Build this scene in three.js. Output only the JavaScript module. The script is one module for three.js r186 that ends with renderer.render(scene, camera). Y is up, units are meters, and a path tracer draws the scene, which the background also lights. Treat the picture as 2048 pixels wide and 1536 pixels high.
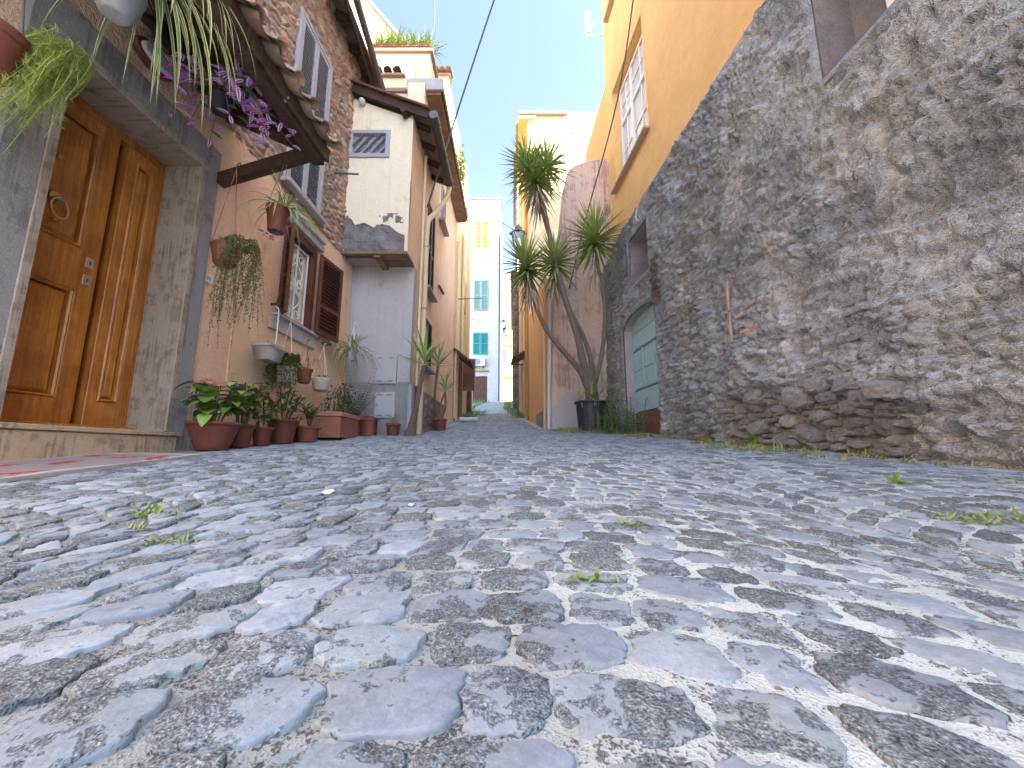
import * as THREE from 'three';
import { mergeGeometries, mergeVertices } from 'three/addons/utils/BufferGeometryUtils.js';
import { RoundedBoxGeometry } from 'three/addons/geometries/RoundedBoxGeometry.js';

// ---------------------------------------------------------------- camera, sky, sun, exposure
const scene = new THREE.Scene();
const camera = new THREE.PerspectiveCamera(86.95, 4 / 3, 0.02, 600);
camera.position.set(0, 0.22, 0);
camera.rotation.x = 9.6 * Math.PI / 180;

const renderer = new THREE.WebGLRenderer({ antialias: true });
renderer.toneMapping = THREE.LinearToneMapping;
renderer.toneMappingExposure = 9.5;
renderer.shadowMap.enabled = true;

const SUN = new THREE.Vector3(1, 1.2, 0.8).normalize();
{ // clear sky (CIE type 14 luminance: clear, slightly hazy), paler towards the horizon and round the sun
  const W = 512, H = 256, d = new Float32Array(W * H * 4), v = new THREE.Vector3();
  const gr = (c) => 1 - Math.exp(-0.15 / Math.max(c, 0.03));
  const ind = (x) => 1 + 16 * (Math.exp(-3 * x) - Math.exp(-3 * Math.PI / 2)) + 0.3 * Math.cos(x) ** 2;
  const ref = gr(Math.sin(0.6)) * ind(1.7);
  for (let j = 0; j < H; j++) for (let i = 0; i < W; i++) {
    const el = ((j + 0.5) / H - 0.5) * Math.PI, az = ((i + 0.5) / W - 0.5) * 2 * Math.PI;
    v.set(Math.cos(az) * Math.cos(el), Math.sin(el), Math.sin(az) * Math.cos(el));
    const up = Math.max(v.y, 0), chi = Math.acos(Math.min(1, v.dot(SUN)));
    const L = Math.min(gr(up) * ind(chi) / ref, 7);
    const pale = Math.min(1, 0.55 * Math.exp(-up * 3.2) + 0.9 * Math.exp(-chi * 2.0));
    const k = (j * W + i) * 4, b = 0.172 * L;
    d[k] = b * (0.36 + 0.50 * pale); d[k + 1] = b * (0.56 + 0.33 * pale); d[k + 2] = b * (0.98 - 0.05 * pale); d[k + 3] = 1;
  }
  const t = new THREE.DataTexture(d, W, H, THREE.RGBAFormat, THREE.FloatType);
  t.mapping = THREE.EquirectangularReflectionMapping; t.magFilter = THREE.LinearFilter; t.needsUpdate = true;
  scene.background = t; scene.environment = t;
}
const sun = new THREE.DirectionalLight(new THREE.Color(1, 0.94, 0.84), 3.8);
sun.position.copy(SUN).multiplyScalar(60); sun.castShadow = true;
Object.assign(sun.shadow.camera, { left: -40, right: 40, top: 40, bottom: -40, near: 1, far: 160 });
sun.shadow.mapSize.set(4096, 4096);
scene.add(sun);

// ---------------------------------------------------------------- helpers
function RNG(a) { return () => { a |= 0; a = a + 0x6D2B79F5 | 0; let t = Math.imul(a ^ a >>> 15, 1 | a); t = t + Math.imul(t ^ t >>> 7, 61 | t) ^ t; return ((t ^ t >>> 14) >>> 0) / 4294967296; }; }
let rnd = RNG(7);
const rr = (a, b) => a + (b - a) * rnd();
const V = (x, y, z) => new THREE.Vector3(x, y, z);
const lerp = (a, b, t) => a + (b - a) * t, clamp = (x, a, b) => Math.min(b, Math.max(a, x));
const sstep = (a, b, x) => { const t = clamp((x - a) / (b - a), 0, 1); return t * t * (3 - 2 * t); };
function hash3(x, y, z) { let h = Math.imul(x, 374761393) ^ Math.imul(y, 668265263) ^ Math.imul(z, 1440662683); h = Math.imul(h ^ h >>> 13, 1274126177); return ((h ^ h >>> 16) >>> 0) / 4294967296; }
function vn(x, y, s = 0) { // smooth value noise, -1..1
  const xi = Math.floor(x), yi = Math.floor(y), fx = x - xi, fy = y - yi, u = fx * fx * (3 - 2 * fx), w = fy * fy * (3 - 2 * fy);
  return 2 * lerp(lerp(hash3(xi, yi, s), hash3(xi + 1, yi, s), u), lerp(hash3(xi, yi + 1, s), hash3(xi + 1, yi + 1, s), u), w) - 1;
}
const fbm = (x, y, s, n = 4) => { let a = 0, m = 0.5; for (let i = 0; i < n; i++) { a += m * vn(x, y, s + i * 17); x = x * 2.03 + 3.1; y = y * 2.03 + 1.7; m *= 0.5; } return a; };
function cell(x, y, s) { // voronoi: [distance to border-ish, id, f1]
  const xi = Math.floor(x), yi = Math.floor(y); let f1 = 9, f2 = 9, id = 0;
  for (let j = -1; j <= 1; j++) for (let i = -1; i <= 1; i++) {
    const cx = xi + i, cy = yi + j, px = cx + 0.12 + 0.76 * hash3(cx, cy, s), py = cy + 0.12 + 0.76 * hash3(cx, cy, s + 1);
    const dd = Math.hypot(px - x, py - y);
    if (dd < f1) { f2 = f1; f1 = dd; id = hash3(cx, cy, s + 2); } else if (dd < f2) f2 = dd;
  }
  return [f2 - f1, id, f1];
}
// tileable fields for textures
function field(N, octs, seed) {
  const out = new Float32Array(N * N), r = RNG(seed); let tot = 0;
  for (const [cx, cy, amp] of octs) {
    const lat = new Float32Array(cx * cy); for (let i = 0; i < lat.length; i++) lat[i] = r() * 2 - 1;
    tot += amp;
    const X0 = new Int32Array(N), X1 = new Int32Array(N), XF = new Float32Array(N);
    for (let i = 0; i < N; i++) { const x = i * cx / N, a = Math.floor(x), t = x - a; X0[i] = a % cx; X1[i] = (a + 1) % cx; XF[i] = t * t * (3 - 2 * t); }
    for (let j = 0; j < N; j++) {
      const y = j * cy / N, b = Math.floor(y), t = y - b, w = t * t * (3 - 2 * t), r0 = (b % cy) * cx, r1 = ((b + 1) % cy) * cx, o = j * N;
      for (let i = 0; i < N; i++) {
        const f = XF[i], p = lat[r0 + X0[i]] * (1 - f) + lat[r0 + X1[i]] * f, q = lat[r1 + X0[i]] * (1 - f) + lat[r1 + X1[i]] * f;
        out[o + i] += amp * (p * (1 - w) + q * w);
      }
    }
  }
  for (let i = 0; i < out.length; i++) out[i] /= tot;
  return out;
}
function makeTex(N, tile, fn, srgb = true) {
  const d = new Uint8Array(N * N * 4), c = [0, 0, 0];
  for (let i = 0; i < N * N; i++) { fn(i, c); d[4 * i] = clamp(c[0], 0, 255); d[4 * i + 1] = clamp(c[1], 0, 255); d[4 * i + 2] = clamp(c[2], 0, 255); d[4 * i + 3] = 255; }
  const t = new THREE.DataTexture(d, N, N, THREE.RGBAFormat); t.wrapS = t.wrapT = THREE.RepeatWrapping; t.magFilter = THREE.LinearFilter; t.minFilter = THREE.LinearMipmapLinearFilter; t.generateMipmaps = true;
  if (srgb) t.colorSpace = THREE.SRGBColorSpace; t.repeat.set(1 / tile, 1 / tile); t.needsUpdate = true; return t;
}
function retile(t, tx, ty = tx, rot = 0) { const c = t.clone(); c.repeat.set(1 / tx, 1 / ty); c.rotation = rot; c.needsUpdate = true; return c; }
const lin = (r, g, b) => new THREE.Color().setRGB(r, g, b);
function M(color, o = {}) { return new THREE.MeshStandardMaterial({ color: color instanceof THREE.Color ? color : lin(...color), roughness: 0.9, metalness: 0, side: THREE.DoubleSide, ...o }); }

const names = {};
const numbered = (n) => { const k = names[n] = (names[n] ?? -1) + 1; return k ? `${n}_${String(k).padStart(3, '0')}` : n; };
function shadows(o) { o.traverse((m) => { if (m.isMesh) { m.castShadow = true; m.receiveShadow = true; } }); return o; }
function thing(name, label, category, pos = [0, 0, 0], rotY = 0, group) {
  const o = new THREE.Group(); o.name = numbered(name); o.position.set(...pos); o.rotation.y = rotY;
  o.userData = { label, category }; if (group) o.userData.group = group; scene.add(o); return o;
}
function part(parent, name, geo, mat, pos, rot, label) {
  const m = new THREE.Mesh(geo, mat); m.name = name; m.castShadow = m.receiveShadow = true;
  if (pos) m.position.set(...pos); if (rot) m.rotation.set(...rot); if (label) m.userData.label = label;
  parent.add(m); return m;
}
function grp(parent, name, pos, rot) { const g = new THREE.Group(); g.name = name; if (pos) g.position.set(...pos); if (rot) g.rotation.set(...rot); parent.add(g); return g; }
function flat(g) { // non-indexed, position/normal/uv only
  let o = g.index ? g.toNonIndexed() : g; for (const k of Object.keys(o.attributes)) if (!['position', 'normal', 'uv', 'color'].includes(k)) o.deleteAttribute(k);
  if (!o.attributes.normal) o.computeVertexNormals();
  if (!o.attributes.uv) o.setAttribute('uv', new THREE.BufferAttribute(new Float32Array(o.attributes.position.count * 2), 2)); o.clearGroups(); return o;
}
function metric(g, ox = 0, oy = 0) { // uv in metres by the main direction of each face
  g = flat(g); const p = g.attributes.position, u = g.attributes.uv, a = V(), b = V(), c = V(), n = V();
  for (let i = 0; i < p.count; i += 3) {
    a.fromBufferAttribute(p, i); b.fromBufferAttribute(p, i + 1); c.fromBufferAttribute(p, i + 2);
    n.crossVectors(b.clone().sub(a), c.clone().sub(a)); const x = Math.abs(n.x), y = Math.abs(n.y), z = Math.abs(n.z);
    [a, b, c].forEach((q, k) => { if (z >= x && z >= y) u.setXY(i + k, q.x + ox, q.y + oy); else if (x >= y) u.setXY(i + k, q.z + ox, q.y + oy); else u.setXY(i + k, q.x + ox, q.z + oy); });
  }
  return g;
}
const merge = (l) => mergeGeometries(l.map(flat));
function bx(x0, x1, y0, y1, z0, z1, r = 0) { // box by its limits, edges chamfered when r > 0
  const w = x1 - x0, h = y1 - y0, d = z1 - z0;
  const g = r ? new RoundedBoxGeometry(w, h, d, 1, Math.min(r, w / 2.1, h / 2.1, d / 2.1)) : new THREE.BoxGeometry(w, h, d);
  g.translate((x0 + x1) / 2, (y0 + y1) / 2, (z0 + z1) / 2); return metric(g, x0 * 0.37, z1 * 0.53);
}
function rectShape(x0, x1, y0, y1) { const s = new THREE.Shape(); s.moveTo(x0, y0); s.lineTo(x1, y0); s.lineTo(x1, y1); s.lineTo(x0, y1); s.closePath(); return s; }
function holed(poly, holes, depth, bevel = 0) { // plate with openings; front face at z = 0
  const s = Array.isArray(poly[0]) ? new THREE.Shape(poly.map((p) => new THREE.Vector2(...p))) : rectShape(...poly);
  for (const h of holes) { const q = Array.isArray(h[0]) ? h.map((p) => new THREE.Vector2(...p)) : [[h[0], h[2]], [h[0], h[3]], [h[1], h[3]], [h[1], h[2]]].map((p) => new THREE.Vector2(...p)); s.holes.push(new THREE.Path(q)); }
  const g = new THREE.ExtrudeGeometry(s, { depth, bevelEnabled: bevel > 0, bevelSize: bevel, bevelThickness: bevel, bevelSegments: 1, bevelOffset: -bevel }); g.translate(0, 0, -depth - (bevel ? bevel : 0)); return metric(g);
}
function tube(pts, r, seg = 24, rad = 6, closed = false) { const c = new THREE.CatmullRomCurve3(pts.map((p) => p.isVector3 ? p : V(...p)), closed); return flat(new THREE.TubeGeometry(c, seg, r, rad, closed)); }
function bar(a, b, w, h = w) { // square timber from a to b
  a = V(...a); b = V(...b); const L = a.distanceTo(b), g = new RoundedBoxGeometry(w, h, L, 1, Math.min(w, h) * 0.08);
  const m = new THREE.Matrix4().lookAt(b, a, V(0, 1, 0.001)); const o = metric(g); o.applyMatrix4(m); o.translate((a.x + b.x) / 2, (a.y + b.y) / 2, (a.z + b.z) / 2); return o;
}
function taper(a, b, ra, rb, seg = 8) { a = a.isVector3 ? a : V(...a); b = b.isVector3 ? b : V(...b); const L = a.distanceTo(b), g = new THREE.CylinderGeometry(rb, ra, L, seg); g.translate(0, L / 2, 0); g.applyQuaternion(new THREE.Quaternion().setFromUnitVectors(V(0, 1, 0), b.clone().sub(a).normalize())); g.translate(a.x, a.y, a.z); return flat(g); }
function trunkGeo(pts, radii, rad = 9, bump = 0.1, seed = 3) { // tapered limb along points
  const c = new THREE.CatmullRomCurve3(pts.map((p) => V(...p))), n = pts.length * 9, fr = c.computeFrenetFrames(n, false), pos = [], idx = [], uv = [];
  const len = c.getLength();
  for (let i = 0; i <= n; i++) {
    const t = i / n, p = c.getPoint(t), f = t * (radii.length - 1), k = Math.min(Math.floor(f), radii.length - 2), R = lerp(radii[k], radii[k + 1], f - k);
    for (let j = 0; j <= rad; j++) { const a = (j % rad) / rad * 2 * Math.PI, q = R * (1 + bump * vn(i * 1.3, (j % rad) * 1.7, seed) + bump * 0.5 * (i % 2)), d = fr.normals[i].clone().multiplyScalar(Math.cos(a) * q).add(fr.binormals[i].clone().multiplyScalar(Math.sin(a) * q)); pos.push(p.x + d.x, p.y + d.y, p.z + d.z); uv.push(j / rad * 0.3, t * len); }
  }
  for (let i = 0; i < n; i++) for (let j = 0; j < rad; j++) { const a = i * (rad + 1) + j, b = a + rad + 1; idx.push(a, b, a + 1, b, b + 1, a + 1); }
  const g = new THREE.BufferGeometry(); g.setAttribute('position', new THREE.Float32BufferAttribute(pos, 3)); g.setAttribute('uv', new THREE.Float32BufferAttribute(uv, 2)); g.setIndex(idx); g.computeVertexNormals(); return flat(g);
}
// a strap leaf: starts at o towards dir, bends down by droop, folded along its middle
function blade(o, dir, len, w, droop, seg = 6, fold = 0.25, prof = (t) => Math.sin(Math.PI * Math.pow(0.12 + 0.88 * t, 0.8)) * 0.85 + 0.15 * (1 - t)) {
  const d = (dir.isVector3 ? dir.clone() : V(...dir)).normalize(); let p = (o.isVector3 ? o.clone() : V(...o)); const pos = [], uv = [], idx = [], st = len / seg;
  let side = V().crossVectors(d, V(0, 1, 0)); if (side.length() < 0.05) side.set(1, 0, 0); side.normalize();
  for (let i = 0; i <= seg; i++) {
    const t = i / seg, ww = w * 0.5 * Math.max(prof(t), i === seg ? 0.02 : 0.1), nrm = V().crossVectors(side, d).normalize();
    const L = p.clone().addScaledVector(side, -ww).addScaledVector(nrm, fold * ww), Rr = p.clone().addScaledVector(side, ww).addScaledVector(nrm, fold * ww);
    pos.push(L.x, L.y, L.z, p.x, p.y, p.z, Rr.x, Rr.y, Rr.z); uv.push(0, t, 0.5, t, 1, t);
    p = p.clone().addScaledVector(d, st); d.y -= droop / seg; d.normalize();
  }
  for (let i = 0; i < seg; i++) { const a = i * 3; idx.push(a, a + 1, a + 3, a + 1, a + 4, a + 3, a + 1, a + 2, a + 4, a + 2, a + 5, a + 4); }
  const g = new THREE.BufferGeometry(); g.setAttribute('position', new THREE.Float32BufferAttribute(pos, 3)); g.setAttribute('uv', new THREE.Float32BufferAttribute(uv, 2)); g.setIndex(idx); g.computeVertexNormals(); return flat(g);
}
const ovate = (t) => Math.pow(Math.sin(Math.PI * Math.pow(clamp(t, 0, 1), 0.75)), 0.8) + 0.02;
function lathe(pts, seg = 28) { return flat(new THREE.LatheGeometry(pts.map((p) => new THREE.Vector2(...p)), seg)); }
// displaced sheet over (s, t) with openings; fn(s,t) -> [x,y,z,r,g,b]; hole(s,t) signed distance (negative inside)
function sheet(S, T, fn, hole) {
  const ns = S.length, nt = T.length, pos = new Float32Array(ns * nt * 3), col = new Float32Array(ns * nt * 3), uv = new Float32Array(ns * nt * 2), idx = [], sd = new Float32Array(ns * nt);
  const e = 0.002;
  for (let j = 0; j < nt; j++) for (let i = 0; i < ns; i++) {
    let s = S[i], t = T[j]; const k = j * ns + i;
    if (hole) { let h = hole(s, t); const c = 0.55 * Math.min(S[Math.min(i + 1, ns - 1)] - S[Math.max(i - 1, 0)], T[Math.min(j + 1, nt - 1)] - T[Math.max(j - 1, 0)]); if (Math.abs(h) < c) { const gx = (hole(s + e, t) - h) / e, gy = (hole(s, t + e) - h) / e; s -= gx * h; t -= gy * h; h = 0; } sd[k] = h; }
    const r = fn(s, t); pos.set([r[0], r[1], r[2]], k * 3); col.set([r[3] ?? 1, r[4] ?? 1, r[5] ?? 1], k * 3); uv.set([s, t], k * 2);
  }
  for (let j = 0; j < nt - 1; j++) for (let i = 0; i < ns - 1; i++) { const a = j * ns + i, b = a + 1, c = a + ns, d = c + 1; if (hole && (sd[a] < -1e-4 || sd[b] < -1e-4 || sd[c] < -1e-4 || sd[d] < -1e-4 || (sd[a] === 0 && sd[b] === 0 && sd[c] === 0 && sd[d] === 0 && hole((S[i] + S[i + 1]) / 2, (T[j] + T[j + 1]) / 2) < 0))) continue; idx.push(a, b, d, a, d, c); }
  const g = new THREE.BufferGeometry(); g.setAttribute('position', new THREE.BufferAttribute(pos, 3)); g.setAttribute('color', new THREE.BufferAttribute(col, 3)); g.setAttribute('uv', new THREE.BufferAttribute(uv, 2)); g.setIndex(idx); g.computeVertexNormals(); return g;
}
const range = (a, b, st) => { const n = Math.max(1, Math.round((b - a) / st)); return Array.from({ length: n + 1 }, (_, i) => a + (b - a) * i / n); };
const boxSd = (s, t, x0, x1, y0, y1) => { const dx = Math.max(x0 - s, s - x1), dy = Math.max(y0 - t, t - y1); return Math.max(dx, dy) > 0 && dx > 0 && dy > 0 ? Math.hypot(dx, dy) : Math.max(dx, dy); };

// height of the street along its length (D metres in front of the camera)
const GP = [[-60, -2.6], [-6, -0.44], [-3, -0.23], [0, 0], [3, 0.237], [6, 0.474], [8, 0.675], [10.3, 0.965], [13.9, 1.51], [20, 2.43], [30, 3.93], [36, 4.6], [60, 5.4], [300, 6]];
function g0(D) { let i = 0; while (i < GP.length - 2 && D > GP[i + 1][0]) i++; const [a, ya] = GP[i], [b, yb] = GP[i + 1], m = (k) => { const p = GP[Math.max(k - 1, 0)], q = GP[Math.min(k + 1, GP.length - 1)]; return (q[1] - p[1]) / (q[0] - p[0]); }; const h = b - a, t = clamp((D - a) / h, 0, 1), t2 = t * t, t3 = t2 * t; return (2 * t3 - 3 * t2 + 1) * ya + (t3 - 2 * t2 + t) * h * m(i) + (-2 * t3 + 3 * t2) * yb + (t3 - t2) * h * m(i + 1); }
const gnd = (x, D) => g0(D) + 0.012 * vn(x * 0.9, D * 0.9, 5) * sstep(0.2, 1.5, D);
const stop = [];
// ---------------------------------------------------------------- textures
const N2 = 2048, N1 = 1024;
const fBig = field(N2, [[7, 7, 1], [15, 15, 0.6], [33, 33, 0.4], [70, 70, 0.3]], 11);
const fMid = field(N2, [[60, 60, 1], [130, 130, 0.8], [260, 260, 0.6]], 12);
const fFine = field(N2, [[397, 397, 1], [613, 613, 0.8], [911, 911, 0.6]], 13);
const fGrit = field(N2, [[1361, 1361, 1], [877, 877, 0.8], [2048, 2048, 0.6]], 14);
// cobble: 1.3 m tile. worn smooth faces, pitted grey patches with pale grains
const TC = 1.3; let cobCol, cobBump, cobRough;
{
  const pit = new Float32Array(N2 * N2);
  for (let i = 0; i < pit.length; i++) pit[i] = sstep(-0.02, 0.09, fBig[i] * 0.9 + fMid[i] * 0.5 + fFine[i] * 0.16 + 0.03);
  cobCol = makeTex(N2, TC, (i, c) => {
    const p = pit[i], g = fGrit[i], f = fFine[i];
    let a = 214 + 26 * fMid[i] + 14 * f + 10 * g, b = 150 + 30 * fMid[i] + 70 * f + 90 * g; // worn face, pitted face
    if (g + f > 0.75) b += 60; if (f < -0.5) b -= 24; if (g > 0.75) a += 14; if (g < -0.8) a -= 22;
    const v = lerp(a, b, p), w = 8 * fBig[i];
    c[0] = v - 2 + w; c[1] = v + 1 + w * 0.6; c[2] = v + 9 - w;
  });
  cobBump = makeTex(N2, TC, (i, c) => { const p = pit[i]; c[0] = c[1] = c[2] = 165 + 16 * fMid[i] + 12 * (1 - p) * fFine[i] + 8 * (1 - p) * fGrit[i] + p * (-40 + 70 * fFine[i] + 60 * fGrit[i]); }, false);
  cobRough = null;
}
// bed between the stones: pale cement dust and dark grit
const TB = 1.1; let bedCol, bedBump;
{
  bedCol = makeTex(N2, TB, (i, c) => {
    const m = sstep(0.1, 0.3, fMid[i] * 0.5 + fFine[i] * 0.6 + fGrit[i] * 0.25 + fBig[i] * 0.3), v = lerp(226 + 22 * fFine[i] + 14 * fGrit[i], 104 + 70 * fGrit[i] + 34 * fFine[i], m);
    c[0] = v + 1; c[1] = v + 1; c[2] = v - 1;
  });
  bedBump = makeTex(N2, TB, (i, c) => { c[0] = c[1] = c[2] = 128 + 50 * fFine[i] + 40 * fGrit[i] + 30 * fMid[i]; }, false);
}
// rough render of the old wall: 2.6 m tile
const TR = 2.6; let rockCol, rockBump;
{
  rockCol = makeTex(N2, TR, (i, c) => {
    const h = fMid[i] * 0.4 + fFine[i] * 0.7 + fGrit[i] * 0.8, w = fBig[i]; let v = 180 + 50 * h + 26 * w;
    if (fFine[i] > 0.62 && fGrit[i] > 0) v += 38; if (fMid[i] + fFine[i] < -0.95) v -= 34;
    c[0] = v + 2 + 7 * w; c[1] = v - 1; c[2] = v - 1 - 7 * w;
  });
  rockBump = makeTex(N2, TR, (i, c) => { c[0] = c[1] = c[2] = 128 + 30 * fMid[i] + 60 * fFine[i] + 60 * fGrit[i]; }, false);
}
const s1 = field(N1, [[5, 5, 1], [11, 11, 0.8], [24, 24, 0.6], [50, 50, 0.4]], 21), s2 = field(N1, [[90, 90, 1], [190, 190, 1], [400, 400, 0.8]], 22), s3 = field(N1, [[512, 512, 1]], 23);
const sv = field(N1, [[60, 3, 1], [130, 5, 0.8], [260, 9, 0.6]], 24);
// plaster, slightly mottled (2 m), with its roughcast relief; streaked plaster for stained walls
const plasterCol = makeTex(N1, 2, (i, c) => { let v = 234 + 15 * s1[i] + 8 * s2[i] + 5 * s3[i]; if (s2[i] > 0.62) v -= 22; c[0] = v + 3; c[1] = v + 3 * s1[i]; c[2] = v - 2 + 5 * s1[i]; });
const plasterBump = makeTex(N1, 1.1, (i, c) => { c[0] = c[1] = c[2] = 128 + 75 * s2[i] + 30 * s1[i] + 15 * s3[i]; }, false);
const stainCol = makeTex(N1, 2.4, (i, c) => { const st = sstep(0.0, 0.55, sv[i] * 0.8 + s1[i] * 0.7), bl = sstep(0.25, 0.5, s1[i] + 0.25 * s2[i]); let v = 232 + 10 * s2[i] + 8 * s1[i] - 15 * st * bl - 14 * bl - 5 * st; c[0] = v + 5; c[1] = v; c[2] = v - 6 * st; });
const stain2Col = makeTex(N1, 2.9, (i, c) => { const st = sstep(-0.05, 0.5, sv[i] * 0.7 + s1[i] * 0.9), bl = sstep(0.12, 0.45, s1[(i + 333 * N1) % (N1 * N1)] + 0.3 * s2[i]); let v = 224 + 12 * s2[i] + 10 * s3[i] - 44 * st - 40 * bl; c[0] = v + 4; c[1] = v; c[2] = v - 3; });
const woodCol = makeTex(N1, 0.9, (i, c) => { const v = 204 + 38 * sv[i] + 44 * s1[i] + 8 * s3[i]; c[0] = v + 8; c[1] = v - 4 + 8 * s1[i]; c[2] = v - 14 + 8 * s1[i]; });
const woodBump = makeTex(N1, 0.9, (i, c) => { c[0] = c[1] = c[2] = 128 + 80 * sv[i]; }, false);
const metalBump = makeTex(512, 0.6, (i, c) => { const j = (i >> 9) * 2 * N1 + (i & 511) * 2; c[0] = c[1] = c[2] = 128 + 60 * s1[j] + 20 * s2[j]; }, false);
const clayCol = makeTex(512, 0.35, (i, c) => { const j = (i >> 9) * 2 * N1 + (i & 511) * 2; let v = 222 + 20 * s1[j] + 12 * s2[j]; const w = sstep(0.22, 0.5, s1[j] + 0.3 * s2[j]); c[0] = v + 8; c[1] = v + 12 * w; c[2] = v + 16 * w; });
function stripes(cols) { const W = 32, d = new Uint8Array(W * 4 * 4); for (let j = 0; j < 4; j++) for (let i = 0; i < W; i++) { const c = cols((i + 0.5) / W), k = (j * W + i) * 4; d.set([c[0], c[1], c[2], 255], k); } const t = new THREE.DataTexture(d, W, 4, THREE.RGBAFormat); t.colorSpace = THREE.SRGBColorSpace; t.magFilter = THREE.LinearFilter; t.needsUpdate = true; return t; }
const spiderMap = stripes((u) => { const a = Math.abs(u - 0.5) * 2; return a > 0.62 ? [226, 230, 190] : a < 0.12 ? [150, 176, 96] : [84, 122, 56]; });
const purpleMap = stripes((u) => { const a = Math.abs(u - 0.5) * 2; return a > 0.75 ? [165, 100, 196] : a > 0.3 ? [222, 208, 232] : a < 0.12 ? [130, 76, 150] : [128, 96, 140]; });
const yuccaMap = stripes((u) => { const a = Math.abs(u - 0.5) * 2, n = 1 + 0.12 * Math.sin(u * 60); return [136 * n + 18 * a, 160 * n + 16 * a, 98 * n + 10 * a]; });

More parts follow.
